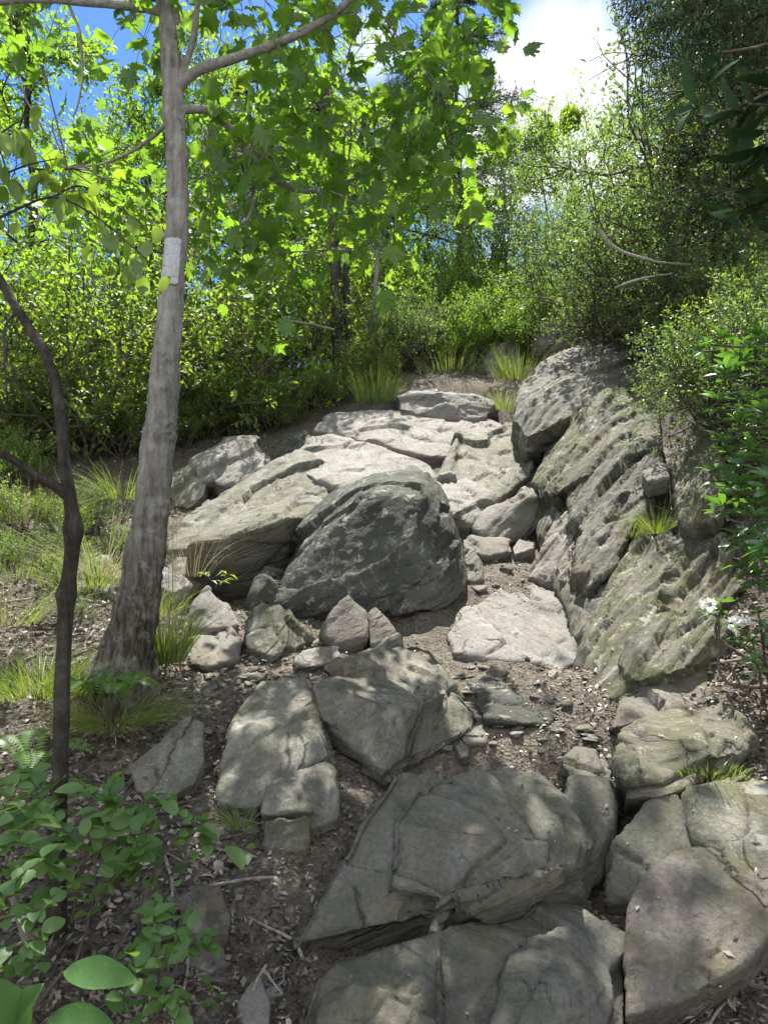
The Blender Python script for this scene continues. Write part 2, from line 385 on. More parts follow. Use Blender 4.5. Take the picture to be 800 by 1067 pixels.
M['hemlock'] = leaf_mat('hemlock_needles', (.03,.05,.028), (.05,.075,.038), (.08,.11,.05), .3, tcol=(1.2,1.3,.8))
M['under'] = leaf_mat('understory_leaf', (.08,.16,.045), (.12,.22,.06), (.18,.29,.08), .45, tcol=(1.6,1.7,.7), gloss=.035, rough=.5, blot=.7)
M['grass'] = leaf_mat('grass_blade', (.07,.12,.025), (.12,.18,.04), (.2,.24,.08), .4)
M['straw'] = leaf_mat('straw_blade', (.22,.19,.11), (.33,.29,.18), (.45,.4,.27), .3, tcol=(1.1,1.05,.8))
M['fern'] = leaf_mat('fern_frond', (.07,.14,.03), (.11,.2,.045), (.15,.25,.06), .45)
M['litter'] = leaf_mat('dead_leaf', (.045,.033,.024), (.13,.103,.078), (.33,.29,.24), .12, tcol=(1.1,.9,.7), rnd=.85, gloss=.03)
M['redleaf'] = leaf_mat('red_brown_leaf', (.22,.075,.035), (.3,.12,.06), (.38,.18,.1), .2, tcol=(1.2,.8,.5))
M['petal'] = leaf_mat('white_petal', (.75,.74,.7), (.8,.79,.77), (.82,.82,.8), .3, tcol=(1,1,1))
def paint_mat():
    t = NT('white_blaze_paint'); P = t.pos()
    n = t.noise(P, 45, 5, .7); c = t.ramp(n, [(.3, (.20,.19,.17)), (.46, (.40,.41,.42)), (.8, (.50,.53,.56))])
    t.bsdf(c, .6, t.bump(t.noise(t.pos(scale=(1,1,.3)), 40, 4, .6), .5, .006), .3); return t.m
M['paint'] = paint_mat()

# ------------------------------------------------------------------ ground sheet
def build_ground():
    xs = np.concatenate([np.linspace(-60, -7, 40, endpoint=False), np.linspace(-7, -3.2, 70, endpoint=False), np.linspace(-3.2, 3.4, 300, endpoint=False), np.linspace(3.4, 8, 60, endpoint=False), np.linspace(8, 60, 40)])
    ys = np.concatenate([np.linspace(-25, 1, 25, endpoint=False), np.linspace(1, 7, 330, endpoint=False), np.linspace(7, 16, 160, endpoint=False), np.linspace(16, 80, 50)])
    X, Y = np.meshgrid(xs, ys); Z = H(X.ravel(), Y.ravel())
    nx, ny = len(xs), len(ys)
    i = (np.arange(ny - 1)[:, None] * nx + np.arange(nx - 1)[None])
    f = np.stack([i, i + 1, i + nx + 1, i + nx], -1).reshape(-1, 4)
    mb = MB(); mb.add(np.c_[X.ravel(), Y.ravel(), Z], None, f)
    o = mb.build('ground', M['soil']); o['kind'] = 'structure'
build_ground()

# ------------------------------------------------------------------ rocks
def hull(points, grow=.9, drop=.35):
    """points seen from the trail (px,py,Y) -> convex solid that runs on back into the slope"""
    bm = bmesh.new()
    for px, py, Y in points:
        p = at(px, py, Y); ray = p - np.array([0, 0, CAMZ]); ray /= np.linalg.norm(ray)
        bm.verts.new(p)
        bm.verts.new(p + ray * grow * .55 + np.array([0, 0, -drop]))
        bm.verts.new(p + ray * .12 + np.array([0, 0, -drop * .5]))
    r = bmesh.ops.convex_hull(bm, input=bm.verts)
    dead = [e for e in r['geom_interior'] if isinstance(e, bmesh.types.BMVert)] + [e for e in r['geom_unused'] if isinstance(e, bmesh.types.BMVert)]
    if dead: bmesh.ops.delete(bm, geom=list(set(dead)), context='VERTS')
    bmesh.ops.triangulate(bm, faces=bm.faces)
    bm.verts.ensure_lookup_table()
    for k, v in enumerate(bm.verts): v.index = k
    V = np.array([v.co[:] for v in bm.verts]); F = np.array([[v.index for v in f.verts] for f in bm.faces])
    bm.free(); return V, F
def remesh(mb, vox, smooth=2):
    me = mb.mesh('tmp', []); o = bpy.data.objects.new('tmp', me); COL.objects.link(o)
    m = o.modifiers.new('r', 'REMESH'); m.mode = 'VOXEL'; m.voxel_size = vox
    if smooth:
        s = o.modifiers.new('s', 'SMOOTH'); s.iterations = smooth; s.factor = .5
    dg = bpy.context.evaluated_depsgraph_get(); ev = o.evaluated_get(dg); e = ev.to_mesh()
    V = np.empty(len(e.vertices) * 3, np.float32); e.vertices.foreach_get('co', V); V = V.reshape(-1, 3).astype(float)
    N = np.empty(len(e.vertices) * 3, np.float32); e.vertex_normals.foreach_get('vector', N); N = N.reshape(-1, 3).astype(float)
    ls = np.empty(len(e.polygons), np.int32); e.polygons.foreach_get('loop_total', ls)
    li = np.empty(len(e.loops), np.int32); e.loops.foreach_get('vertex_index', li)
    F4 = li.reshape(-1, 4) if (ls == 4).all() else None
    ev.to_mesh_clear(); bpy.data.objects.remove(o); bpy.data.meshes.remove(me)
    return V, N, F4
def tri_noise(p, n):  # plateaus cut along the bedding
    return np.tanh(n(p) * 4)
def _h(i, k):
    i = i & 0xffff
    h = (i[:, 0] * 73856093) ^ (i[:, 1] * 19349663) ^ (i[:, 2] * 83492791) ^ (k * 2654435761)
    h = (h ^ (h >> 13)) * 1274126177 & 0xffffffff
    h = h ^ (h >> 16)
    return (h & 0xffff) / 65535.0
def chips(p):
    """broken-rock relief: every cell is its own tilted plane, with a sharp step to the next; also the distance to the joint"""
    i0 = np.floor(p).astype(np.int64); n = len(p)
    d1 = np.full(n, 9.); d2 = np.full(n, 9.); val = np.zeros(n)
    for dx in (-1, 0, 1):
        for dy in (-1, 0, 1):
            for dz in (-1, 0, 1):
                c = i0 + np.array([dx, dy, dz])
                f = np.c_[_h(c, 1), _h(c, 2), _h(c, 3)]
                q = p - (c + f); d = (q * q).sum(1)
                v = (_h(c, 4) - .5) + q[:, 0] * (_h(c, 5) - .5) * 1.6 + q[:, 1] * (_h(c, 6) - .5) * 1.6 + q[:, 2] * (_h(c, 7) - .5) * 1.6
                near = d < d1
                d2 = np.where(near, d1, np.minimum(d2, d)); val = np.where(near, v, val); d1 = np.where(near, d, d1)
    return val, np.sqrt(d2) - np.sqrt(d1)
RIB_AXIS = nrm(np.array([.66, .6, .5]))
def displace(V, N, seed, bed=BED, amp=.03, layer=.025, freq=1.0, plates=False):
    off = np.array([seed * 13.7, seed * 5.1, seed * 9.3])
    a = nrm(RIB_AXIS - bed * (RIB_AXIS @ bed)) if plates else nrm(np.cross(bed, [0, 0, 1.0]))
    b = np.cross(bed, a)
    p = V + off
    wob = np.c_[pn(p * 2.5), pn(p * 2.5 + 40), pn(p * 2.5 + 80)] * .05 + np.c_[pn(p * 9), pn(p * 9 + 40), pn(p * 9 + 80)] * .012
    L = np.c_[V @ a, V @ b, V @ bed] + off + wob * (.55 if plates else 1)
    big = fbm(p * 1.1 * freq, 2) * amp * .8
    if plates:
        v1, e1 = chips(L * np.array([.5, .8, 4.2])); v2, e2 = chips(L * np.array([1.3, 2.0, 14.]) + 9); v3, e3 = chips(L * np.array([3.5, 4., 44.]) + 5)
        d = big + v1 * layer * 2.1 + v2 * layer * 1.0 + v3 * layer * .35 - np.exp(-(e2 / .05) ** 2) * layer * .35 - np.exp(-(e1 / .03) ** 2) * layer * .9
        return V + N * (d + fbm(p * 12, 4, .6) * .006)[:, None]
    v1, e1 = chips(L * np.array([1.3, 1.1, 3.4]) * freq)
    v2, e2 = chips(L * np.array([3.6, 3.0, 12.]) * freq + 9)
    lay = np.tanh(pn(L * np.array([.8, .8, 17.]) * freq) * 4) * layer * .2 + pn(L * np.array([2.5, 2.5, 40.]) * freq) * layer * .14
    patch = np.clip(fbm(p * 1.7 + 50, 2) * 2 + .4, 0, 1)
    crack = -np.exp(-(e1 / .03) ** 2) * amp * .8 * patch
    fine = fbm(p * 11, 4, .62) * amp * .13 - np.abs(pn(L * np.array([3, 3, 11.]) + 3)) * layer * .3
    return V + N * (big * .7 + v1 * amp * 2.3 + v2 * layer * .8 * (.25 + patch) + lay + crack + fine)[:, None]
ROCKS = {}
def rock(label, mat, comps, seed, vox=None, amp=.03, layer=.025, bed=BED, grow=.9, drop=.35, name='boulder', cat='boulder', group=None, sm=1, freq=1.0, ys=1.0, plates=False):
    comps = [[(x, y, Y * ys) for x, y, Y in c] for c in comps]
    mb = MB(); ymean = np.mean([p[2] for c in comps for p in c])
    for c in comps: V, F = hull(c, grow, drop); mb.add(V, F)
    vox = vox or max(.010, ymean * .0036)
    V, N, F = remesh(mb, vox, sm)
    V = displace(V, N, seed, nrm(np.array(bed, float)), amp, layer, freq, plates)
    o = MB(); o.add(V, None, F); o._org = np.array([V[:, 0].mean(), V[:, 1].mean(), V[:, 2].min()])
    ob = o.build(name, M[mat]); tag(ob, label, cat, group)
    ROCKS[label] = ob; return ob
exec_rocks = None
def all_rocks():
    rock('broad cracked bedrock slab filling the bottom edge of the photo', 'front',
      [[(300,1160,2.12),(470,1160,2.1),(305,1070,2.3),(326,1008,2.45),(348,990,2.52),(462,962,2.64),(470,1060,2.25)],
       [(455,1160,2.08),(665,1160,2.1),(462,960,2.66),(560,940,2.78),(600,948,2.75),(628,968,2.65),(640,1067,2.32),(560,1010,2.42)],
       [(612,1160,2.14),(662,1160,2.16),(657,985,2.6),(628,965,2.68),(654,1067,2.36),(606,1067,2.34),(600,1000,2.52)]], 1, ys=0.965, amp=.018, layer=.016, bed=(-.3,-.2,.93), name='bedrock_slab', cat='rock')
    rock('large smooth slanting rock step with a jutting lower lip', 'front',
      [[(298,986,2.72),(330,935,2.84),(372,850,3.08),(410,798,3.36),(455,796,3.42),(480,850,3.1),(440,955,2.76),(360,972,2.72)],
       [(400,925,2.8),(404,850,3.0),(430,815,3.2),(500,800,3.36),(560,803,3.4),(592,830,3.22),(612,880,2.92),(600,912,2.8),(470,940,2.72),(500,860,2.92)],
       [(592,808,3.36),(636,812,3.36),(638,836,3.24),(630,872,3.04),(612,890,2.94),(590,860,3.05)],
       [(445,940,2.68),(470,925,2.68),(560,905,2.7),(605,893,2.75),(612,902,2.74),(606,916,2.74),(540,934,2.68),(455,956,2.66)]], 2, ys=0.955, amp=.022, layer=.02, bed=(-.35,-.45,.82), name='rock_step', cat='rock')
    rock('small rounded cap stone at the top right of the smooth rock step', 'front', [[(584,795,3.5),(600,781,3.6),(632,784,3.6),(641,800,3.45),(638,810,3.38),(600,812,3.36)]], 3, amp=.012, layer=.01, grow=.5)
    rock('pointed grey boulder leaning over a dark gap, centre of the lower trail', 'grey',
      [[(320,712,3.75),(334,748,3.62),(385,795,3.42),(402,808,3.36),(450,788,3.5),(499,758,3.72),(503,738,3.85),(452,671,4.4),(416,662,4.5),(345,693,4.2),(400,735,3.62),(470,722,3.85)]], 4, amp=.03, layer=.03, bed=(-.3,-.5,.8))
    rock('flat pale grey slab left of the leaning pointed boulder', 'grey',
      [[(225,822,3.32),(228,838,3.26),(243,755,3.68),(272,712,4.0),(312,706,4.05),(335,748,3.72),(345,785,3.5),(300,800,3.36),(268,842,3.16)]], 5, ys=0.98, amp=.014, layer=.02, bed=(-.2,-.45,.87), grow=.6)
    rock('cracked corner block at the lower right of the pale slab', 'grey',
      [[(272,846,3.13),(276,818,3.24),(300,804,3.32),(340,790,3.42),(352,800,3.36),(350,852,3.14),(326,846,3.1)]], 6, ys=0.975, amp=.012, layer=.02, bed=(-.2,-.4,.9), grow=.5)
    rock('small square block under the cracked slab beside a grass tuft', 'green',
      [[(274,852,3.10),(324,850,3.08),(322,889,3.04),(274,890,3.06)]], 7, ys=0.975, amp=.01, layer=.012, grow=.5)
    rock('triangular grey rock at the foot of the leaning tree', 'grey',
      [[(136,802,3.5),(166,775,3.6),(196,748,3.75),(213,752,3.72),(214,790,3.5),(205,816,3.36),(165,836,3.3),(146,822,3.36)]], 8, ys=0.965, amp=.015, layer=.015)
    rock('small mossy boulder with white streaks at the trail edge', 'green',
      [[(249,645,4.75),(262,622,4.85),(290,624,4.9),(312,650,4.85),(327,668,4.75),(300,672,4.6),(285,686,4.5),(256,674,4.55)]], 9, amp=.025, layer=.03, bed=(-.5,-.4,.7), grow=.5)
    rock('spiky little rock in front of the big dark boulder', 'brown', [[(333,658,4.85),(345,636,4.95),(362,619,5.0),(374,632,5.0),(384,642,4.98),(381,666,4.8),(350,673,4.75)]], 10, amp=.02, layer=.02, grow=.4)
    rock('small brown triangular stone beside the spiky little rock', 'brown', [[(382,637,4.95),(391,629,5.0),(414,655,4.85),(413,668,4.75),(385,672,4.75)]], 11, amp=.012, layer=.01, grow=.35)
    rock('flat broken stone lying below the mossy boulder', 'rubble', [[(304,685,4.5),(315,675,4.6),(352,674,4.65),(356,682,4.55),(340,692,4.45),(308,696,4.4)]], 12, amp=.012, layer=.015, grow=.3, drop=.15)
    rock('huge dark lichened boulder in the middle of the trail', 'dark',
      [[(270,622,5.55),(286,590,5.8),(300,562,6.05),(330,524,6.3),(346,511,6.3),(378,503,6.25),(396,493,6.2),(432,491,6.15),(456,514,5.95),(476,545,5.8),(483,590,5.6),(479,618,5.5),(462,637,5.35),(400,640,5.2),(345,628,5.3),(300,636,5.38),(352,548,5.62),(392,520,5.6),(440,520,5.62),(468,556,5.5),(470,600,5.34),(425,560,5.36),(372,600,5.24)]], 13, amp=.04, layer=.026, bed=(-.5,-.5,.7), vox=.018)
    rock('flat topped boulder with a shaded face left of the dark boulder', 'grey',
      [[(197,566,6.1),(225,546,6.5),(300,522,6.85),(328,516,6.9),(345,520,6.8),(332,538,6.35),(300,540,6.0),(238,562,5.9),(300,575,6.2),(268,611,6.35),(226,603,6.35),(202,590,6.3)]], 14, amp=.016, layer=.014, bed=(-.2,-.1,.95), vox=.02)
    rock('long tilted slab with dappled shade behind the leaning tree', 'grey',
      [[(172,612,6.5),(176,565,7.0),(212,522,7.7),(312,468,8.7),(326,474,8.6),(345,492,8.2),(348,512,7.8),(300,560,6.9),(205,612,6.3)]], 15, amp=.03, layer=.03, bed=(-.45,-.3,.84), vox=.025)
    rock('pale sunlit boulder at the back left of the slabs', 'slab',
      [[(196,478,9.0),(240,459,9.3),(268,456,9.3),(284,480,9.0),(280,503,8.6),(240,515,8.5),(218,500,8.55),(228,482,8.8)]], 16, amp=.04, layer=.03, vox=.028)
    rock('low broken boulder just right of the leaning tree trunk', 'grey',
      [[(176,495,8.8),(205,478,9.0),(222,485,8.8),(215,515,8.4),(200,530,8.3),(178,527,8.3)]], 17, amp=.04, layer=.03, vox=.028)
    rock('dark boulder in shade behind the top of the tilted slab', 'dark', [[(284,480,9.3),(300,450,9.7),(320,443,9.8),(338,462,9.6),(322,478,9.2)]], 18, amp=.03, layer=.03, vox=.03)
    rock('broad sunlit bedrock slab at the top of the climb', 'slab',
      [[(300,478,8.6),(322,456,9.1),(345,450,9.3),(395,462,8.9),(445,482,8.4),(462,500,7.9),(440,524,7.4),(360,514,7.7),(325,498,8.0)],
       [(325,448,9.6),(342,428,10.2),(400,427,10.3),(480,428,10.4),(522,440,10.1),(528,452,9.6),(470,478,8.75),(440,474,8.75),(395,458,9.1),(350,448,9.5)]], 19, amp=.017, layer=.03, bed=(-.1,-.35,.93), vox=.028, name='bedrock_slab', cat='rock')
    rock('grey slab with a dark split right of the sunlit slab', 'grey',
      [[(453,502,7.8),(480,456,8.9),(520,440,9.5),(546,440,9.4),(558,465,8.8),(552,495,7.95),(516,522,7.2),(498,514,7.3)],
       [(452,500,7.75),(476,450,8.85),(480,452,8.85),(470,490,7.85),(462,500,7.7)]], 20, amp=.02, layer=.03, bed=(-.2,-.4,.9), vox=.025, name='bedrock_slab', cat='rock')
    rock('pale broken bedrock just above the wedge shaped block', 'slab', [[(444,502,7.4),(460,496,7.6),(486,498,7.6),(513,520,7.1),(508,528,7.0),(490,547,6.7),(470,535,6.8),(450,520,7.1)]], 21, amp=.035, layer=.03, vox=.022, grow=.5)
    rock('wedge shaped block with a shaded front right of the dark boulder', 'rubble',
      [[(494,550,6.65),(500,538,6.8),(545,505,7.3),(553,507,7.3),(569,528,7.0),(561,546,6.8),(520,563,6.55),(500,558,6.55),(546,516,6.9)]], 22, amp=.02, layer=.03, bed=(-.5,-.1,.85), vox=.02, grow=.35, drop=.2)
    rock('thin pale flagstone below the wedge shaped block', 'rubble', [[(480,560,6.55),(500,557,6.7),(531,563,6.5),(534,574,6.3),(506,580,6.2),(484,572,6.3)]], 23, amp=.01, layer=.015, vox=.016, grow=.15, drop=.1)
    rock('smaller flagstone resting right of the thin pale one', 'rubble', [[(532,569,6.4),(540,560,6.6),(557,564,6.5),(556,571,6.35),(535,578,6.25)]], 24, amp=.01, layer=.015, vox=.016, grow=.15, drop=.1)
    rock('upright ragged stone right of the dark boulder foot', 'rubble', [[(478,600,5.9),(482,574,6.1),(492,570,6.1),(503,590,6.0),(504,605,5.85),(490,607,5.8)]], 25, amp=.02, layer=.03, vox=.016, grow=.25, drop=.2)
    rock('low dappled bedrock hump in the middle of the trail', 'slab',
      [[(466,664,4.95),(482,640,5.2),(518,608,5.8),(545,606,5.85),(560,640,5.25),(556,678,4.75),(540,692,4.62),(474,682,4.72)],
       [(545,606,5.85),(575,610,5.85),(602,622,5.65),(601,690,4.6),(575,700,4.5),(555,690,4.6),(556,640,5.25)]], 26, amp=.022, layer=.02, bed=(-.3,-.4,.85), vox=.018, name='bedrock_slab', cat='rock')
    rock('dark layered ledge crossing the dirt below the dappled hump', 'dark',
      [[(484,708,4.42),(560,704,4.5),(592,728,4.2),(585,742,4.05),(500,728,4.15)],
       [(496,732,4.12),(580,744,4.02),(570,757,3.88),(506,750,3.9)]], 27, ys=.975, amp=.02, layer=.03, bed=(-.1,-.6,.8), vox=.015, drop=.12, name='rock_ledge', cat='rock')
    # the rib on the right
    rock('tall grey outcrop shoulder at the top of the right hand rib', 'greyrib',
      [[(532,436,8.8),(540,402,9.6),(568,372,10.4),(600,351,11.2),(640,351,11.0),(668,375,10.0),(664,402,9.0),(618,402,8.8),(596,432,8.35),(548,456,8.2),(562,420,8.7)]], 28, plates=True, ys=0.97, amp=0.031, layer=0.0187, bed=(.6,-.74,.1), vox=.028, name='rock_outcrop', cat='rock')
    rock('small boulder crowning the outcrop under the bushes', 'grey', [[(558,355,12.3),(568,334,12.6),(590,327,12.6),(612,340,12.3),(608,360,11.8),(580,362,11.9)]], 29, amp=0.031, layer=0.021, vox=.035)
    rock('second outcrop step of the right hand rib, with a pale upper edge', 'greenrib',
      [[(553,503,7.4),(570,470,7.8),(600,425,8.4),(614,402,8.8),(640,400,8.6),(686,435,7.4),(690,462,6.8),(640,462,7.0),(604,500,6.8),(574,516,6.8)]], 30, plates=True, ys=0.97, amp=0.031, layer=0.0211, bed=(.6,-.74,.1), vox=.026, name='rock_outcrop', cat='rock')
    rock('third outcrop step of the right hand rib with sharp tilted layers', 'greyrib',
      [[(592,520,6.6),(612,480,6.95),(640,457,7.15),(684,465,6.6),(692,500,6.1),(668,545,5.65),(640,560,5.6),(612,560,5.8),(598,545,6.1)],
       [(600,562,5.8),(612,545,5.95),(640,505,6.15),(652,512,6.05),(630,560,5.6),(606,600,5.25),(598,598,5.3)],
       [(612,590,5.4),(636,548,5.75),(664,540,5.65),(640,590,5.3),(612,612,5.15)]], 31, plates=True, amp=0.028, layer=0.0250, bed=(.6,-.74,.1), vox=.022, name='rock_outcrop', cat='rock')
    rock('splintered layered rock between the wedge block and the rib', 'rubble',
      [[(543,602,6.0),(580,532,6.6),(592,530,6.5),(600,560,6.0),(602,590,5.6),(570,606,5.75)],
       [(574,590,5.75),(600,584,5.6),(607,590,5.45),(606,612,5.3),(580,604,5.5)]], 32, plates=True, amp=0.015, layer=0.0273, bed=(.6,-.74,.1), vox=.018, grow=.5, name='rock_outcrop', cat='rock')
    rock('large mossy layered outcrop with an overhanging block, lower end of the rib', 'greenrib',
      [[(599,690,4.55),(606,655,4.85),(640,590,5.3),(665,552,5.7),(700,548,5.5),(704,600,5.0),(690,650,4.45),(672,700,4.0),(645,730,3.95),(622,730,4.0),(604,715,4.25)],
       [(690,560,5.4),(740,552,5.15),(768,572,4.8),(776,610,4.5),(740,640,4.4),(700,650,4.5)],
       [(640,690,4.15),(660,640,4.4),(700,632,4.35),(745,632,4.25),(770,640,4.2),(768,684,4.05),(735,690,3.92),(700,700,3.86),(660,710,3.9)]], 33, plates=True, amp=0.028, layer=0.0234, bed=(.6,-.74,.1), vox=.02, name='rock_outcrop', cat='rock')
    rock('shaded bedrock showing in the joints between the outcrop steps', 'greyrib',
      [[(552,520,7.45),(575,450,8.6),(650,440,8.0),(700,470,6.7),(712,540,5.85),(705,640,5.0),(608,680,4.72),(592,600,5.6),(566,575,6.25)]], 56, plates=True, amp=.05, layer=0.0242, bed=(-.72,-.3,.6), vox=.03, name='bedrock_slab', cat='rock')
    rock('pale green grooved slab beside the rhododendron', 'greenrib', [[(698,500,5.8),(702,470,6.1),(716,450,6.3),(748,452,6.0),(760,490,5.4),(752,540,5.0),(712,548,5.2)]], 34, plates=True, amp=0.019, layer=0.0187, bed=(.6,-.74,.1), vox=.02, name='rock_outcrop', cat='rock')
    rock('small pale stone wedged beside the green grass on the rib', 'rubble', [[(669,492,5.9),(676,484,6.0),(694,484,5.95),(696,497,5.75),(674,502,5.75)]], 35, amp=.01, layer=.01, vox=.015, grow=.2, drop=.12)
    rock('brown stained rock tucked under the mossy overhang', 'brown', [[(630,760,3.66),(640,722,3.86),(668,705,4.0),(735,694,4.05),(742,730,3.8),(705,742,3.7),(660,752,3.6)]], 36, amp=.02, layer=.02, vox=.015, grow=.5)
    rock('rounded grey green boulder below the brown stained rock', 'green',
      [[(634,772,3.35),(642,754,3.5),(664,744,3.6),(708,736,3.65),(730,760,3.4),(738,786,3.2),(700,802,3.12),(690,816,3.06),(656,814,3.08),(638,792,3.2)],
       [(706,737,3.64),(766,735,3.62),(784,768,3.4),(780,780,3.3),(748,790,3.2),(728,790,3.22)]], 37, amp=.02, layer=.02, vox=.014)
    rock('thin ledge of rock over the dark hollow, lower right', 'brown', [[(650,832,3.02),(654,820,3.1),(700,812,3.15),(724,806,3.15),(722,818,3.05),(690,830,2.98)]], 38, amp=.008, layer=.012, vox=.012, grow=.3, drop=.06, name='rock_ledge', cat='rock')
    rock('leaning fin of rock beside the hollow, lower right', 'front', [[(632,940,2.75),(640,885,2.88),(676,836,3.01),(702,828,3.03),(722,850,2.95),(722,892,2.81),(672,932,2.70)]], 39, amp=.012, layer=.012, vox=.012, grow=.5)
    rock('mossy square block at the right edge above the pinkish slab', 'green', [[(711,826,3.02),(760,814,3.12),(840,813,3.12),(870,852,2.9),(800,866,2.82),(748,888,2.74),(722,874,2.82)]], 40, amp=.012, layer=.012, vox=.012)
    rock('dark angular rock wedged at the right edge over the pinkish slab', 'green', [[(745,886,2.74),(790,864,2.82),(890,850,2.82),(900,960,2.52),(815,955,2.5),(775,925,2.6)]], 41, amp=.012, layer=.012, vox=.012)
    rock('pinkish brown smooth slab in the lower right corner', 'brown',
      [[(650,1062,2.29),(654,1000,2.42),(654,945,2.58),(668,912,2.69),(700,886,2.79),(730,880,2.79),(735,950,2.54),(730,1032,2.32)],
       [(722,884,2.77),(770,878,2.76),(812,912,2.62),(812,962,2.46),(776,1004,2.36),(726,1034,2.31),(722,950,2.53)]], 42, amp=.008, layer=.012, bed=(-.2,-.5,.8), vox=.011, name='bedrock_slab', cat='rock')
    rock('long flat ledge with a shaded face above the sunlit slab', 'slab', [[(410,408,11.0),(430,401,11.3),(470,404,11.2),(516,415,10.9),(519,420,10.7),(502,438,10.4),(460,436,10.4),(416,426,10.5),(432,407,10.8),(480,413,10.7)]], 43, ys=.965, amp=.03, layer=.03, bed=(0,-.1,1), vox=.03, name='rock_ledge', cat='rock')
    rock('grass topped boulder beyond the flat ledge', 'slab', [[(505,415,11.8),(507,372,12.4),(520,352,12.8),(546,356,12.8),(550,382,12.2),(532,412,11.6)]], 44, amp=.09, layer=.06, vox=.035)
    rock('two toned pointed stone under the tilted slab, left of the trail', 'rubble', [[(194,652,5.05),(200,626,5.2),(216,609,5.35),(240,634,5.2),(250,652,5.0),(220,655,4.95)]], 45, ys=0.98, amp=.02, layer=.02, vox=.016, grow=.3)
    rock('sunlit flat earth coloured stone by the trail edge grass', 'brown', [[(196,690,4.55),(200,660,4.9),(240,652,5.05),(254,668,4.85),(248,686,4.6),(215,696,4.5)]], 46, ys=0.975, amp=.012, layer=.012, vox=.016, grow=.3, drop=.15)
    rock('squat stone half buried in the dirt behind the seedling leaves', 'brown', [[(184,935,2.72),(204,916,2.8),(232,915,2.8),(246,950,2.68),(240,976,2.6),(192,972,2.6)]], 47, ys=0.98, amp=.014, layer=.012, vox=.011, grow=.3)
    rock('pale wedge of stone at the bottom edge beside a stick', 'rubble', [[(246,1045,2.38),(262,1022,2.44),(272,1016,2.46),(284,1045,2.38),(282,1070,2.3),(252,1072,2.3)]], 48, amp=.01, layer=.01, vox=.01, grow=.2, drop=.12)
    rock('shadowed stone block under the squat buried stone', 'brown', [[(200,1008,2.52),(206,985,2.58),(236,984,2.58),(238,1004,2.52),(220,1014,2.48)]], 49, amp=.01, layer=.01, vox=.01, grow=.2, drop=.12)
    rock('bleached rock seen past the twin trunks on the left slope', 'slab', [[(60,612,6.3),(80,590,6.7),(110,582,6.8),(128,600,6.5),(120,620,6.2)]], 50, ys=0.96, amp=.03, layer=.03, vox=.022, grow=.4)
    rock('pale flat stone between the leaning tree and the tilted slab', 'slab', [[(160,608,6.2),(166,590,6.4),(190,598,6.3),(196,612,6.0),(176,618,5.95)]], 51, ys=0.96, amp=.02, layer=.02, vox=.02, grow=.3, drop=.15)
    rock('small bright angular stone lying above the smooth rock step', 'rubble', [[(480,768,3.72),(486,760,3.8),(498,757,3.82),(507,766,3.76),(505,774,3.68),(486,775,3.66)]], 52, amp=.008, layer=.008, vox=.008, grow=.1, drop=.05, name='stone', cat='stone')
    rock('tiny square pale stone left of the bright angular stone', 'rubble', [[(474,777,3.62),(480,773,3.68),(488,778,3.66),(487,788,3.56),(479,788,3.56)]], 53, amp=.006, layer=.006, vox=.008, grow=.06, drop=.04, name='stone', cat='stone')
    rock('little wedge stone lying on top of the bottom bedrock slab', 'rubble', [[(447,968,2.58),(452,957,2.62),(459,954,2.62),(463,964,2.6),(457,973,2.56)]], 54, amp=.004, layer=.004, vox=.006, grow=.03, drop=.03, name='stone', cat='stone')
    rock('stone with a white top sitting at the foot of the leaning tree', 'rubble', [[(150,728,4.05),(156,716,4.15),(172,722,4.15),(176,732,4.05),(164,738,3.98)]], 55, amp=.012, layer=.01, vox=.01, grow=.12, drop=.08, name='stone', cat='stone')
all_rocks()
print('rocks done')
#PART2
# ------------------------------------------------------------------ plants
def rot_about(d, ang, az):
    d = nrm(d); a = nrm(np.cross(d, [0.13, .2, 1.0])); b = np.cross(d, a)
    return nrm(d * math.cos(ang) + (a * math.cos(az) + b * math.sin(az)) * math.sin(ang))
def grow(r, p, d, L, rad, lvl, cfg, wood, anchors):
    n = 5 if lvl else 4
    pts = [np.array(p, float)]; d = nrm(np.array(d, float)); dirs = [d]
    for k in range(n):
        d = nrm(d + r.normal(size=3) * cfg.get('wander', .18) + np.array([0, 0, cfg.get('up', .08) - cfg.get('droop', 0) * (k / n)]))
        pts.append(pts[-1] + d * L / n); dirs.append(d)
    pts = np.array(pts); radii = np.linspace(rad, rad * .45, n + 1)
    if rad > cfg.get('minr', .0018): wood.append((pts, radii))
    if lvl == 0:
        for k in range(1, n + 1): anchors.append((pts[k], dirs[k]))
        return
    nk = cfg['kids'][min(lvl - 1, len(cfg['kids']) - 1)]; az = r.uniform(0, 6.28)
    for k in range(nk):
        t = .25 + .75 * (k + .6) / nk; i = min(int(t * n), n - 1); f = t * n - i
        q = pts[i] * (1 - f) + pts[min(i + 1, n)] * f
        az += 2.4
        dd = rot_about(dirs[i], cfg.get('spread', .8) * r.uniform(.7, 1.2), az)
        if cfg.get('flat'): dd = nrm(dd * np.array([1, 1, cfg['flat']]))
        grow(r, q, dd, L * cfg.get('ratio', .55) * r.uniform(.75, 1.2), rad * .5, lvl - 1, cfg, wood, anchors)
    grow(r, pts[-1], dirs[-1], L * .5, rad * .45, lvl - 1, cfg, wood, anchors)
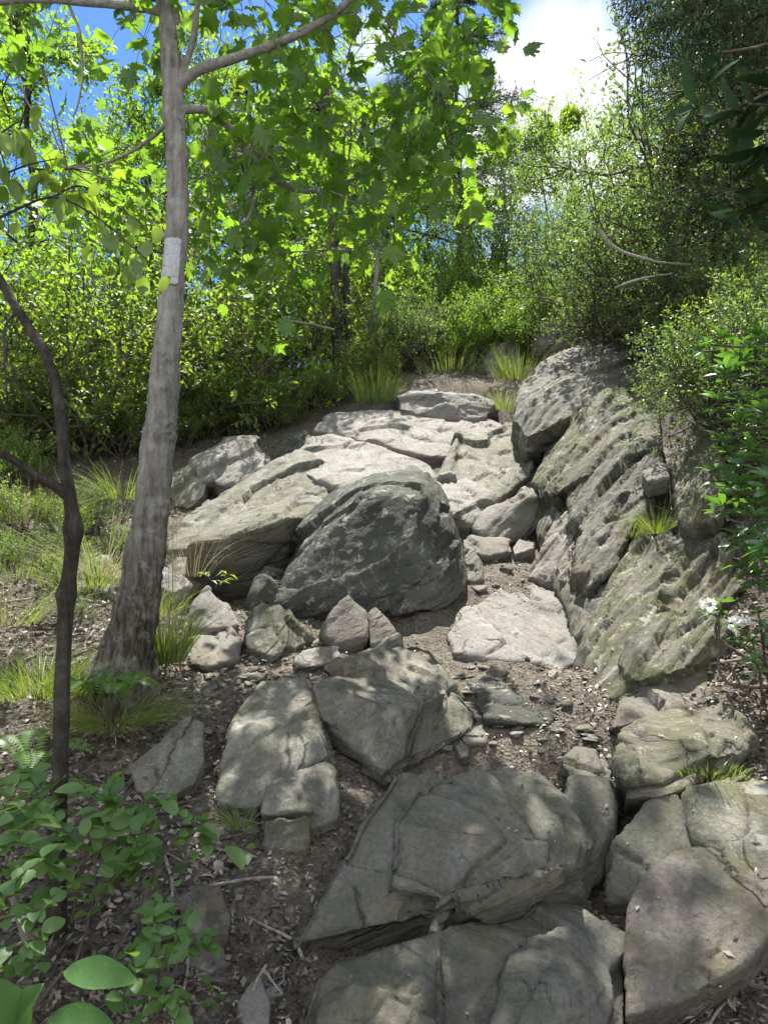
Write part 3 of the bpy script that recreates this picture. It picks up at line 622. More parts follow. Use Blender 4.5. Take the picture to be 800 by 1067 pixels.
def put_leaves(mb, r, anchors, T, size, per, spread=.05, follow=.6, tilt=.5, hang=.15, keep=1.0):
    if not anchors: return
    P = np.repeat(np.array([a[0] for a in anchors]), per, 0); D = np.repeat(np.array([a[1] for a in anchors]), per, 0)
    if keep < 1:
        m = r.random(len(P)) < keep; P = P[m]; D = D[m]
    n = len(P)
    P = P + r.normal(size=(n, 3)) * spread
    d = nrm(D * follow + rnd_dir(r, n) * (1 - follow) * 1.4 + np.array([0, 0, -hang]))
    up = nrm(np.array([0, 0, 1.]) + r.normal(size=(n, 3)) * tilt)
    leaves(mb, T, P, d, up, size * r.uniform(.5, 1.2, n))
def build_wood(root, wood, mat='twig', name='branches', n=5, rough=0):
    mb = MB()
    for pts, rd in wood: tube(mb, pts, rd, n if rd[0] > .02 else 4)
    if mb.n: return mb.build(name, M[mat], root)

def shrub(r, name, label, cat, loc, height, cfg, T, lsize, per, leafmat, stems=6, lean=.5, wood='twig', group=None, **kw):
    root = empty(name, loc, label, cat, group); loc = np.array(loc, float)
    ws, an = [], []
    for k in range(stems):
        az = k * 2.4 + r.uniform(-.4, .4); ln = r.uniform(.15, 1) * lean
        d = np.array([math.cos(az) * ln, math.sin(az) * ln, 1])
        grow(r, loc + np.array([math.cos(az), math.sin(az), 0]) * .06, d, height * r.uniform(.6, .85), height * .011 + .006, 2, cfg, ws, an)
    build_wood(root, ws, wood, 'stems')
    mb = MB(); put_leaves(mb, r, an, T, lsize, per, **kw); mb.build('foliage', M[leafmat], root)
    return root
def tree(r, name, label, loc, height, cfg, T, lsize, per, leafmat, trunk_r=.08, crown0=.3, limbs=16, limb_l=.35, wood='bark', group=None, tpts=None, lvl=2, elev=.5, **kw):
    root = empty(name, loc, label, 'tree', group); loc = np.array(loc, float)
    if tpts is None:
        tpts = [loc + np.array([r.normal() * .02 * height * k / 6, r.normal() * .02 * height * k / 6, height * k / 6 - (.1 if k == 0 else 0)]) for k in range(7)]
    tp = spline(tpts, 22); mb = MB(); tube(mb, tp, np.linspace(trunk_r, trunk_r * .18, 22), 10, .12); mb.build('trunk', M[wood], root)
    ws, an = [], []
    for k in range(limbs):
        t = crown0 + (1 - crown0) * (k + .5) / limbs
        q = tp[min(int(t * 21), 21)]; az = k * 2.4 + r.uniform(-.3, .3)
        sh = math.sin(math.pi * min(1, (t - crown0) / (1 - crown0) * .8 + .25)) if not cfg.get('conic') else (1.1 - t)
        e = elev * r.uniform(.6, 1.3)
        d = np.array([math.cos(az) * math.cos(e), math.sin(az) * math.cos(e), math.sin(e)])
        grow(r, q, d, height * limb_l * sh * r.uniform(.8, 1.2), trunk_r * .3, lvl, cfg, ws, an)
    build_wood(root, ws, wood)
    mb = MB(); put_leaves(mb, r, an, T, lsize, per, **kw); mb.build('crown', M[leafmat], root)
    return root
def gz(x, y, sink=.03): return (x, y, float(H(x, y)[0]) - sink)
def place(proto, x, y, sc, rz, label=None, group=None, first=False):
    o = proto if first else copy_tree(proto)
    o.location = gz(x, y); o.scale = (sc, sc, sc); o.rotation_euler = (0, 0, rz)
    if label: o['label'] = label
    if group: o['group'] = group
    return o
S_CFG = dict(kids=[5, 5], spread=.75, ratio=.5, wander=.16, up=.10)
L_CFG = dict(kids=[4, 5], spread=.9, ratio=.55, wander=.25, up=.12)
T_CFG = dict(kids=[6, 6], spread=.8, ratio=.5, wander=.15, up=.04)
H_CFG = dict(kids=[10, 8], spread=.95, ratio=.42, wander=.06, up=0, droop=.10, flat=.25, minr=.002)
B_CFG = dict(kids=[4, 4], spread=.7, ratio=.6, wander=.22, up=.05)

def background():
    r = np.random.default_rng(21)
    o0 = (0., 0., 0.)
    lab = lambda *a: a
    # prototypes built at the origin; every use is placed and labelled on its own
    laurelA = shrub(r, 'laurel_shrub', 'x', 'shrub', o0, 2.0, L_CFG, LD, .085, 4, 'midgreen', stems=9, lean=.9, spread=.035)
    laurelB = shrub(r, 'laurel_shrub', 'x', 'shrub', o0, 2.0, L_CFG, LD, .08, 5, 'yellowgreen', stems=9, lean=.75, spread=.04)
    oliveA = shrub(r, 'laurel_shrub', 'x', 'shrub', o0, 2.4, L_CFG, LD, .08, 6, 'olive', stems=10, lean=.9, spread=.04, tilt=.8)
    lightA = shrub(r, 'leafy_shrub', 'x', 'shrub', o0, 1.8, S_CFG, LD, .07, 4, 'yellowgreen', stems=9, lean=.8, spread=.04)
    oakA = tree(r, 'oak_tree', 'x', o0, 7.5, T_CFG, LD, .12, 4, 'yellowgreen', trunk_r=.09, crown0=.22, limbs=16, limb_l=.33, spread=.06, wood='bark_dark', elev=.45)
    oakB = tree(r, 'oak_tree', 'x', o0, 6.5, T_CFG, LD, .11, 4, 'midgreen', trunk_r=.08, crown0=.25, limbs=15, limb_l=.33, spread=.06, wood='bark_dark', elev=.5)
    birch = tree(r, 'birch_tree', 'x', o0, 5.2, T_CFG, LD, .075, 2, 'yellowgreen', trunk_r=.04, crown0=.25, limbs=14, limb_l=.24, spread=.05, wood='bark', elev=.9)
    pine = tree(r, 'pine_tree', 'x', o0, 9.5, dict(H_CFG, flat=.5, conic=True, kids=[7, 6], ratio=.4), LN, .13, 4, 'hemlock', trunk_r=.11, crown0=.3, limbs=30, limb_l=.30, spread=.03, wood='bark_dark', elev=.25, tilt=1.0, follow=.4, hang=0)
    hem = tree(r, 'hemlock_tree', 'x', o0, 8.0, dict(H_CFG, conic=True), LN, .085, 3, 'hemlock', trunk_r=.11, crown0=.12, limbs=30, limb_l=.24, spread=.03, wood='bark_dark', elev=.1, tilt=.5, follow=.5)
    used = set()
    def P(proto, x, y, sc, label, group=None):
        place(proto, x, y, sc, float(r.uniform(0, 6.28)), label, group, first=proto.name not in used); used.add(proto.name)
    G1 = 'shrubs walling the left of the climb'
    for x, y, sc, lb in [(-4.9, 9.3, 1.0, 'green laurel thicket at the far left edge, lowest of the left hand shrubs'), (-3.7, 9.6, .95, 'green laurel shrub behind the curved dark sapling'),
        (-2.9, 10.4, .95, 'green laurel shrub directly behind the blazed tree'), (-2.0, 11.0, .9, 'green laurel shrub behind the pale boulder at the back left'),
        (-1.5, 12.2, .9, 'dense green shrub left of the twin dark trunks'), (-5.6, 11.2, 1.3, 'tall green shrub rising behind the thicket at the left edge'),
        (-2.9, 12.3, 1.15, 'taller green shrub in the gap right of the blazed tree'), (-6.5, 8.0, .9, 'shrub cut by the left edge above the leaf litter')]:
        P(laurelA, x, y, sc, lb, G1)
    for x, y, sc, lb in [(-3.9, 10.9, 1.3, 'sunlit yellow green shrub with a domed top left of the blaze'), (-1.7, 13.6, 1.2, 'sunlit yellow green shrub behind the slab, left of the twin trunks'), (-7.5, 12, 1.5, 'yellow green shrub catching sun at the far left')]:
        P(laurelB, x, y, sc, lb, G1)
    for x, y, sc, lb in [(-.1, 13.2, .62, 'low bright shrub beside the long flat ledge'), (.45, 15, .95, 'light green shrub above the end of the trail'), (1.35, 15.2, .9, 'light green shrub above the grass topped boulder'), (-.7, 14.5, 1.1, 'light green shrub behind the thin grey trunk'),
        (1.0, 17, 1.2, 'light green shrub on the skyline left of the small birch'), (2.2, 13.6, .6, 'small bright shrub growing over the crown of the outcrop'), (2.3, 16.2, 1.2, 'light green shrub behind the top of the outcrop'), (-.4, 17.5, 1.4, 'light green shrub on the skyline behind the thin trunk')]:
        P(lightA, x, y, sc, lb, 'light green shrubs around the top of the trail')
    G2 = 'olive shrubs on the right hand bank'
    for x, y, sc, lb in [(3.3, 10.6, .8, 'olive laurel hanging over the shoulder of the outcrop'), (3.3, 12.6, .7, 'olive laurel behind the small crowning boulder'), (4.4, 9.6, 1.0, 'broad olive laurel on the bank above the litter slope'), (5.5, 12.0, 1.05, 'tall olive laurel high on the right bank'),
        (5.5, 10.4, 1.35, 'olive laurel at the right edge below the dark hemlock'), (4.9, 7.7, .8, 'olive laurel at the right edge above the rhododendron'), (3.9, 15, .75, 'olive laurel on the skyline right of the cloud gap'), (6.8, 13, 1.45, 'tallest olive laurel, far up the right bank'), (4.2, 9.4, .5, 'low olive laurel trailing onto the rib'), (6.6,16.5,1.3,'pale olive laurel seen beneath the hemlock boughs')]:
        P(oliveA, x, y, sc, lb, G2)
    for x, y, sc, lb in [(-6.2, 13.5, 1.05, 'tall oak with sunlit leaves at the upper left edge'), (-4.1, 14.8, .82, 'tall oak with sunlit leaves just left of the blazed trunk'), (-1.2, 17.5, .95, 'tall oak behind the maple boughs, above the twin trunks'), (-9.5, 17, 1.2, 'oak far back at the left edge')]:
        P(oakA, x, y, sc, lb, 'oaks behind the shrubs')
    for x, y, sc, lb in [(-2.5, 15.3, 1.0, 'mid green oak right of the blazed trunk'), (-5.4, 18.0, 1.0, 'mid green oak deep in the left hand wood'), (.1, 18.6, .95, 'mid green oak beneath the maple leaves, left of the sky gap')]:
        P(oakB, x, y, sc, lb, 'oaks behind the shrubs')
    for x, y, sc, lb in [(2.5, 16.0, .8, 'slender birch with small light leaves against the cloud'), (3.6, 17.2, .85, 'slender birch farther right against the cloud'), (1.6, 18.5, .85, 'small birch left of the cloud gap')]:
        P(birch, x, y, sc, lb, 'birches on the skyline')
    P(pine, 1.9, 19.0, .98, 'dark needled pine standing left of the white cloud')
    P(pine, -7.5, 22.0, .9, 'dark pine far behind the left hand oaks')
    for x, y, sc, lb in [(5.2, 8.9, 1.0, 'dark hemlock on the right bank with drooping flat boughs'), (6.2, 9.9, 1.15, 'taller dark hemlock at the right edge'), (7.2, 14.5, 1.1, 'hemlock farther back on the right bank')]:
        P(hem, x, y, sc, lb, 'hemlocks on the right bank')
    for k in range(16):
        x = r.uniform(-3.2, 3.2); y = 12.5 + abs(r.normal()) * 2.2 + (1.2 if -.6 < x < 1.6 else 0)
        P(lightA if k % 3 else laurelB, x, y, float(r.uniform(.45, .7)), 'low light green undergrowth filling in behind the slabs and the trail top', 'low undergrowth behind the slabs')
    for k in range(12):
        x = -2 - k * .42; P(laurelA, x, 9.6 + (k % 3) * .5 + max(0, x + 3.2), float(r.uniform(.42, .6)), 'low dark green undergrowth at the foot of the left hand shrubs', 'low undergrowth at the left')
    for k in range(10):
        P(oliveA, 3.4 + (k % 4) * .7, 9.2 + k * .5, float(r.uniform(.4, .6)), 'low olive undergrowth on the litter of the right bank', 'low undergrowth on the right bank')
    for k in range(15):
        P(lightA if k % 2 else laurelA, -3.2 + k * .21, 9.75 + .11 * k + float(r.uniform(0, .45)), float(r.uniform(.26, .42)), 'small green plant crowding the back edge of the slabs', 'small plants at the back edge of the slabs')
    for k in range(14):
        P(oliveA if k % 3 else laurelA, 3.25 + (k % 5) * .36, 8.9 + k * .26 - (k % 5) * .5, float(r.uniform(.32, .5)), 'low shrub leaning over the upper edge of the rib', 'low shrubs leaning over the rib')
    for k in range(16):
        P(lightA if k % 2 else oliveA, -.5 + float(r.uniform(0, 3.0)), 12.4 + float(r.uniform(0, 2.2)), float(r.uniform(.3, .5)), 'small leafy plant on the mound where the trail tops out', 'small plants at the top of the trail')
    for k in range(22):
        y = float(r.uniform(5.4, 8.6)); x = y * float(r.uniform(.47, .62)); P(oliveA if k % 3 else laurelA, x, y, float(r.uniform(.28, .5)), 'small shaded shrub hanging over the litter above the rib', 'small shrubs over the litter of the right bank')
    for k in range(20):
        y = float(r.uniform(4.7, 8.6)); x = -y * float(r.uniform(.33, .56)); P(lightA if k % 3 else oliveA, x, y, float(r.uniform(.09, .2)), 'low green sprout in the leaf litter of the left slope', 'sprouts on the left slope')
    for k in range(12):
        P(lightA if k % 3 == 0 else laurelA, -5.2 + float(r.uniform(0, 2.6)), 6.6 + float(r.uniform(0, 2.4)), float(r.uniform(.18, .34)), 'small green shrublet on the litter of the left slope', 'shrublets on the left slope')
    for k in range(8):
        P(oliveA, 2.75 + float(r.uniform(0, 1.4)), 4.9 + k * .42, float(r.uniform(.25, .42)), 'small olive shrublet on the litter beside the rhododendron', 'shrublets on the right bank')
    for k in range(14):
        P(oakB if k % 2 else lightA, -12 + k * 1.9, 21 + (k % 3) * 1.5, 1.0 if k % 2 else 1.9, 'hazy green tree or bush closing the wood behind everything', 'trees closing the back of the wood')
background()

def trunks():
    r = np.random.default_rng(5)
    def t(label, pts, r0, r1, crown=None, g=None, wood='bark_dark', name='oak_tree'):
        base = np.array(at(*pts[0])); base[2] = H(base[0], base[1])[0] - .05
        P = np.array([base] + [at(*p) for p in pts[1:]]); root = empty(name, base, label, 'tree', g)
        tp = spline(P, 20); mb = MB(); tube(mb, tp, np.linspace(r0, r1, 20), 9, .15); mb.build('trunk', M[wood], root)
        ws, an = [], []
        for k in range(crown or 0):
            q = tp[int(r.uniform(12, 20))]; az = r.uniform(.5, 2.64)
            grow(r, q, (math.cos(az), math.sin(az), .3), r.uniform(.6, 1.0), r0 * .3, 2, B_CFG, ws, an)
        build_wood(root, ws, wood)
        if an:
            mb = MB(); put_leaves(mb, r, an, LD, .11, 2, spread=.05, keep=.7); mb.build('crown', M['maple' if crown > 8 else 'midgreen'], root)
    t('thick dark trunk standing at the back of the slab, left one of the twin trunks', [(353,415,12.2),(352,350,12.2),(350,290,12.3),(347,200,12.5),(340,90,12.7)], .11, .06, 10)
    t('slimmer dark trunk touching the right of the thick one', [(364,412,12.3),(363,350,12.3),(361,285,12.4),(368,200,12.5),(380,120,12.6)], .07, .04, 6)
    t('thin grey trunk just right of the twin dark trunks', [(386,415,12.6),(388,370,12.6),(391,300,12.7),(396,240,12.8),(398,150,13)], .05, .03, 6, wood='bark')
    t('thin pale trunk between the blazed tree and the twin trunks', [(262,420,12.5),(261,350,12.5),(259,280,12.6),(257,200,12.8),(255,120,13)], .045, .025, 6, wood='bark', name='birch_tree')
    t('bare forked dead tree below the cloud, left of the birches', [(462,300,17),(478,262,17),(495,225,17.2),(505,205,17.3)], .06, .015, 0)
trunks()

# ------------------------------------------------------------------ the blazed maple
def maple():
    r = np.random.default_rng(11)
    pp = [(124,728,3.98),(127,700,4.0),(143,630,4.0),(154,560,4.03),(163,480,4.07),(171,400,4.1),(178,320,4.13),(184,250,4.17),(185,180,4.2),(181,100,4.24),(177,20,4.28),(174,-60,4.4),(182,-200,4.6),(195,-330,4.8)]
    P = np.array([at(*p) for p in pp]); P[0, 2] -= .06
    root = empty('maple_tree', P[1], 'leaning grey barked maple with a white painted blaze and bright lobed leaves', 'tree')
    tp = spline(P, 320); wpx = np.interp(np.linspace(0, 13, 320), range(14), [29,24,20,17.8,16.4,15.2,12.6,11,10.6,10.4,10.6,9,7.5,4])
    rad = wpx / FPX * tp[:, 1]
    mb = MB()
    # knots and ragged old wounds are in the trunk surface itself
    n = 56; tube(mb, tp, rad, n, 0)
    v = mb.v[0].astype(float); c = np.repeat(tp, n, 0); body = v[:len(c)]; d = nrm(body - c)
    low = np.clip((1.9 - body[:, 2]) / 1.3, 0, 1)
    rid = np.abs(pn(body * np.array([30, 30, 5.]))) * .028 * (.3 + low) + fbm(body * np.array([11, 11, 9.]), 3) * .009 + np.tanh(pn(body * np.array([8, 8, 34.])) * 4) * .0025
    scar = np.zeros(len(body))
    for px, py, s in [(176,448,.05),(172,372,.026),(183,192,.02),(170,404,.022),(186,312,.022),(168,530,.03),(181,345,.018)]:
        q = at(px, py, 4.0); dd = np.linalg.norm((body - q) * np.array([1, .5, .8]), axis=1); scar += np.exp(-(dd / s) ** 2) * .8
    scar *= (1 + pn(body * 45) * 2.0)
    body += d * (rid + scar * .026)[:, None]
    # root flare
    fl = np.exp(-np.clip(body[:, 2] - P[1, 2], 0, 9) / .09) * .04
    body += d * (fl * (1 + .6 * np.sin(np.arctan2(d[:, 1], d[:, 0]) * 4)))[:, None] * np.array([1, 1, .2])
    v[:len(c)] = body; mb.v[0] = v
    tr = mb.build('trunk', M['bark'], root)
    # blaze
    i0 = np.argmin(np.abs(CY - (tp[:, 2] - CAMZ) / tp[:, 1] * FPX - 299)); i1 = np.argmin(np.abs(CY - (tp[:, 2] - CAMZ) / tp[:, 1] * FPX - 252))
    fine = spline(tp[min(i0, i1):max(i0, i1) + 1], 30); fr = np.interp(np.linspace(0, 1, 30), [0, 1], [rad[i0], rad[i1]])
    ang = np.linspace(-.74, .66, 16) - math.pi / 2; gv = []
    for k in range(30):
        e = .10 * pn(np.array([[k * .35, 1, 2.]]))[0]
        a = ang * 1.0; a = -math.pi / 2 + (ang + math.pi / 2) * (1 + e - (.25 if k in (0, 29) else 0))
        for q in a: gv.append(fine[k] + np.array([math.cos(q), math.sin(q), 0]) * (fr[k] + .0125))
    gv = np.array(gv); i = (np.arange(29)[:, None] * 16 + np.arange(15)[None])
    gv[:16, 2] += pn(np.c_[np.arange(16) * .7, np.zeros(16), np.zeros(16)]) * .012; gv[-16:, 2] += pn(np.c_[np.arange(16) * .6, np.ones(16) * 5, np.zeros(16)]) * .018
    f = np.stack([i, i + 1, i + 17, i + 16], -1).reshape(-1, 4)
    bl = MB(); bl.add(gv, None, f); b = bl.build('paint_blaze', M['paint'], root); b['label'] = 'white painted trail blaze on the trunk'
    sol = b.modifiers.new('s', 'SOLIDIFY'); sol.thickness = .008; sol.offset = -1
    limbs = [([(182,95,4.24),(205,74,4.2),(240,62,4.15),(290,45,4.1),(330,25,4.05),(362,2,4.0),(400,-45,4.0),(450,-80,4.2)], .033, .010),
      ([(182,100,4.24),(196,60,4.2),(207,5,4.15),(218,-60,4.2),(260,-150,4.4)], .022, .008),
      ([(186,114,4.22),(215,115,4.3),(236,130,4.4),(262,163,4.5),(290,190,4.6),(330,200,4.75),(370,186,4.9),(420,172,5.1),(470,165,5.3)], .027, .007),
      ([(260,160,4.5),(264,200,4.5),(258,228,4.5),(234,246,4.5)], .010, .005),
      ([(178,20,4.28),(165,12,4.25),(130,6,4.2),(80,2,4.1),(30,0,4.0),(-30,6,4.0)], .028, .014),
      ([(70,2,4.1),(82,30,4.05),(86,70,4.0),(82,108,4.0),(76,122,4.0)], .009, .004),
      ([(264,198,4.6),(240,165,4.9),(215,160,5.2)], .008, .004),
      ([(176,-40,4.4),(240,-110,4.8),(330,-170,5.3),(430,-230,6.0)], .03, .01),
      ([(176,-80,4.5),(120,-140,4.2),(40,-190,3.9),(-60,-230,3.6)], .028, .01),
      ([(182,-160,4.6),(260,-250,4.4),(380,-300,4.2),(520,-330,4.2)], .024, .008),
      ([(330,200,4.75),(350,235,5.0),(345,260,5.2)], .008, .004),
      ([(182,120,4.22),(150,150,4.6),(110,170,5.0),(70,175,5.3)], .014, .005)]
    bm_ = MB(); allp = []
    for pts, a, c in limbs:
        q = spline([at(*p) for p in pts], 26); rr = np.linspace(a, c, 26); q += fbm(q * 5, 2)[:, None] * .006
        tube(bm_, q, rr, 9, .12); allp.append(q)
    allp = np.concatenate(allp)
    # leaf clumps: (px range, py range, depth range, count)
    an = []
    def clumps(x0, x1, y0, y1, d0, d1, n, s=.22, k=12):
        for _ in range(n):
            c = at(r.uniform(x0, x1), r.uniform(y0, y1), r.uniform(d0, d1))
            j = np.argmin(np.linalg.norm(allp - c, axis=1)); q = allp[j]; mid = (q + c) / 2 + np.array([0, 0, .06]) + r.normal(size=3) * .05
            pts = spline([q, mid, c], 8); tube(bm_, pts, np.linspace(.0065, .002, 8), 4)
            for m in range(4):
                e = c + r.normal(size=3) * s * .8; st = pts[int(r.uniform(3, 8))]
                tw = spline([st, (st + e) / 2 + np.array([0, 0, .02]), e], 4); tube(bm_, tw, np.linspace(.0028, .0012, 4), 3)
                dd = nrm(e - st)
                for u in range(k // 4): an.append((e * (1 - .22 * u) + st * .22 * u, dd))
    clumps(200, 330, 90, 215, 4.3, 6.0, 30); clumps(330, 460, 60, 230, 4.4, 6.2, 32); clumps(440, 510, 70, 215, 4.8, 6.2, 14)
    clumps(200, 470, -10, 90, 4.0, 5.6, 26); clumps(300, 440, 200, 275, 5.2, 6.4, 12); clumps(195, 300, 215, 300, 4.9, 6.2, 14)
    clumps(60, 180, 110, 230, 5.2, 6.6, 12); clumps(-20, 170, -40, 40, 4, 5.4, 8); clumps(470,500,0,20,4.6,5,2)
    clumps(-100, 500, -330, -40, 3.6, 6.4, 60, .3); clumps(350, 620, -520, -300, 4.0, 6.5, 26, .3); clumps(250, 640, -330, -60, 6.3, 8.2, 40, .4, 20)
    bm_.build('branches', M['bark'], root)
    mb = MB(); 
    for T_, sz_ in ((LO, .145), (bent(LO, .35, .85), .13), (bent(LO, -.2, 1.05), .115), (bent(LO, .6, .75), .12)): put_leaves(mb, r, an, T_, sz_, 1, spread=.08, follow=.3, tilt=.7, hang=.3, keep=.235)
    mb.build('crown', M['maple'], root)
maple()

def sapling():
    r = np.random.default_rng(12)
    pp = [(60,1000,2.6),(60,960,2.6),(59,890,2.6),(63,800,2.6),(66,700,2.6),(70,630,2.6),(76,560,2.6),(73,515,2.6),(66,470,2.62),(62,415,2.65),(48,370,2.7),(20,325,2.75),(-10,275,2.8),(-60,200,2.85)]
    P = np.array([at(*p) for p in pp]); P[0, 2] = H(P[0, 0], P[0, 1])[0] - .05
    root = empty('sapling', P[0], 'thin dark crooked sapling curving in front of the left edge, with a side branch', 'tree')
    tp = spline(P, 110); w = np.interp(np.linspace(0, 13, 110), range(14), [11.5,10.5,9.5,8.5,8,7.6,7.6,7,6.2,6,5.8,5,4.2,3])
    k = np.exp(-((tp[:, 2] - at(78,552,2.6)[2]) / .035) ** 2) * 4 + np.exp(-((tp[:, 2] - at(78,620,2.6)[2]) / .03) ** 2) * 3
    mb = MB(); tube(mb, tp, (w + k) / FPX * tp[:, 1], 16, .22); mb.build('trunk', M['bark_dark'], root)
    bm_ = MB(); A = []
    for pts, a, c in [([(72,518,2.6),(55,505,2.58),(35,495,2.55),(12,478,2.5),(-25,462,2.45)], .020, .012), ([(20,325,2.75),(5,345,2.7),(8,420,2.7)], .006, .003),
                      ([(-30,240,2.82),(10,222,2.8),(55,205,2.78),(95,222,2.75),(130,250,2.7),(158,275,2.68)], .006, .002), ([(-30,200,2.85),(20,175,2.8),(60,165,2.8)], .005, .002), ([(55,205,2.78),(90,195,2.9),(150,235,2.9)], .004, .002), ([(-50,215,2.84),(-10,150,2.8),(30,120,2.9)], .006, .002)]:
        q = spline([at(*p) for p in pts], 16); tube(bm_, q, np.linspace(a, c, 16), 7, .1); A.append(q)
    bm_.build('branches', M['bark_dark'], root)
    an = []
    for q in A[2:]:
        for k in range(3, 16):
            for s in (-1, 1): an.append((q[k] + r.normal(size=3) * .02 + np.array([0, 0, -.015]), nrm(np.array([s * .5 + r.normal() * .3, r.normal() * .4, -.75]))))
    mb = MB(); put_leaves(mb, r, an, LOV, .095, 1, spread=.03, follow=.85, tilt=.8, hang=.1, keep=.8); mb.build('crown', M['midgreen'], root)
sapling()

# near hemlock boughs hanging in from the upper right
def near_hemlock():
    r = np.random.default_rng(14)
    base = gz(2.9, 3.4); root = empty('hemlock_tree', base, 'nearest dark hemlock, trunk outside the right edge, feathery boughs hanging over the top right', 'tree')
    base = np.array(base)
    mb = MB(); tube(mb, spline([base, base + [.05, .1, 2.5], base + [0, .1, 5], base + [.1, 0, 9]], 24), np.linspace(.15, .04, 24), 12, .15); mb.build('trunk', M['bark_dark'], root)
    ws, an = [], []
    for px, py, Y, tx, ty, tY in [(900,-60,3.8,665,-5,4.2),(900,-120,3.9,670,-50,4.6),(920,-20,3.7,690,30,4.0),(900,30,3.7,730,60,4.4),(900,-160,4,560,-130,4.8),(900,60,4.2,720,60,5.2),(900,-220,4,560,-260,4.2),(900,-300,4,640,-380,4.6),(920,0,4.4,670,-10,5.4),(930,90,4.5,760,20,5.6),(900,-60,4.2,740,10,4.9),(900,-20,5,700,20,5.8)]:
        a, b = at(px, py, Y), at(tx, ty, tY); m = (a + b) / 2 + np.array([0, 0, .18]); q = spline([a, m, b], 14)
        ws.append((q, np.linspace(.022, .004, 14)))
        for k in range(2, 14):
            for s in (-1, 1):
                t = nrm(q[min(k + 1, 13)] - q[k - 1]); side = nrm(np.cross(t, [0, 0, 1])) * s
                grow(r, q[k], nrm(t * .7 + side * .9 + np.array([0, 0, -.25])), .42 * (1.1 - k / 18), .004, 1, dict(H_CFG, droop=.22, kids=[9]), ws, an)
    build_wood(root, ws, 'bark_dark')
    mb = MB(); put_leaves(mb, r, an, LN, .048, 3, spread=.014, follow=.55, tilt=.5, hang=.1); mb.build('crown', M['hemlock'], root)
near_hemlock()

def whorl(mb, r, c, axis, n, size, T=LL, open_=1.1):
    az = r.uniform(0, 6.28); P, D, U = [], [], []
    for k in range(n):
        d = rot_about(axis, open_ * r.uniform(.75, 1.25), az + k * 6.283 / n * 1.02); P.append(c); D.append(d); U.append(nrm(np.array(axis) + .3 * r.normal(size=3)))
    leaves(mb, T, np.array(P), np.array(D), np.array(U), size * r.uniform(.75, 1.15, n))
LR = leaf_fine(.30, .05, .16, 6)
def rhodo(label, base, tips, size, n=7, mat='rhodo', flowers=(), name='rhododendron', axis=(0,0,1), axes=None, entry=None):
    r = np.random.default_rng(len(tips) + 40)
    root = empty(name, base, label, 'shrub'); base = np.array(base, float)
    mb, lf = MB(), MB()
    for i, t in enumerate(tips):
        c = at(*t[:3]); ax = nrm(np.array((axes[i] if axes else axis), float) + r.normal(size=3) * .35)
        if entry: m = at(entry + r.uniform(-15, 40), t[1] + r.uniform(-10, 50), t[2]); mid = [base * .5 + m * .5 + np.array([.15, 0, 0]), m]
        else: mid = [base * .45 + c * .55 + r.normal(size=3) * .08 + np.array([0, 0, -.08])]
        tube(mb, spline([base + r.normal(size=3) * .05 * np.array([1, 1, 0])] + mid + [c - ax * .05, c], 14), np.linspace(.011, .0035, 14), 6)
        whorl(lf, r, c, ax, n, size, LR); whorl(lf, r, c - ax * .04, ax, n - 2, size, LR, 1.5)
        if r.random() < .5: whorl(lf, r, c, ax, 3, size * .6, LR, .5)
    mb.build('stems', M['twig'], root); lf.build('foliage', M[mat], root)
    for f in flowers:
        fb = MB(); c = at(*f)
        for k in range(16):
            o = c + rnd_dir(r, 1)[0] * .032
            whorl(fb, r, o, nrm(o - c + [0, -.5, .6]), 5, .022, LD, .8)
        fb.build('flower_cluster', M['petal'], root)
    return root
rg = np.random.default_rng(77)
tips = [(750,352,4.3),(790,350,4.2),(735,360,4.6),(770,372,4.4),(800,385,4.0),(748,418,3.9),(770,440,3.8),(757,462,3.8),(795,430,3.7),(782,470,3.7),(745,492,3.8),(768,505,3.7),(800,500,3.6),(752,528,3.9),(785,540,3.7),(800,570,3.6),(770,560,3.9),(775,590,3.8),(810,460,3.9),(820,520,3.8),(815,400,4.2),(790,600,3.8)]
rhodo('glossy green rhododendron at the right edge beside the grooved slab', gz(2.05, 3.9), tips + [(755,385,4.1),(785,415,4.0),(760,515,4.0),(790,520,3.9),(775,435,4.2),(790,575,4.1),(810,545,3.9),(765,480,4.2),(800,350,4.6),(860,400,4.0),(900,450,3.9),(880,520,3.8),(940,380,4.1),(930,560,3.7),(870,340,4.3),(960,480,3.9),(900,600,3.7),(850,470,4.1)], .115, 8, entry=850)
rhodo('low flowering laurel with white blossom clusters above the litter at the right edge', gz(1.95, 3.75), [(742,640,3.85),(765,655,3.75),(790,640,3.7),(780,668,3.7),(800,655,3.6),(752,628,3.9),(785,690,3.6)], .07, 6, flowers=[(766,652,3.7),(772,648,3.72),(737,631,3.82)], name='laurel_shrub')
rhodo('dark big leaved rhododendron spray hanging close overhead at the top right', gz(1.95, 2.1), [(728,112,2.3),(775,118,2.3),(798,150,2.2),(812,95,2.2),(765,215,2.6),(815,240,2.3),(750,60,2.9),(812,200,2.2),(880,60,2.4),(920,150,2.3),(970,100,2.4),(900,230,2.2),(980,220,2.4)], .165, 4, 'rhodoshade', entry=880,
      axes=[(-.8,0,.1),(-.3,0,-.7),(.1,-.1,-.9),(0,0,.6),(-.5,0,-.6),(-.6,0,.2),(-.9,.1,.2),(-.1,-.2,-.9),(0,0,1),(.3,0,.6),(.2,0,.9),(-.2,0,.3),(.3,.2,.6)])

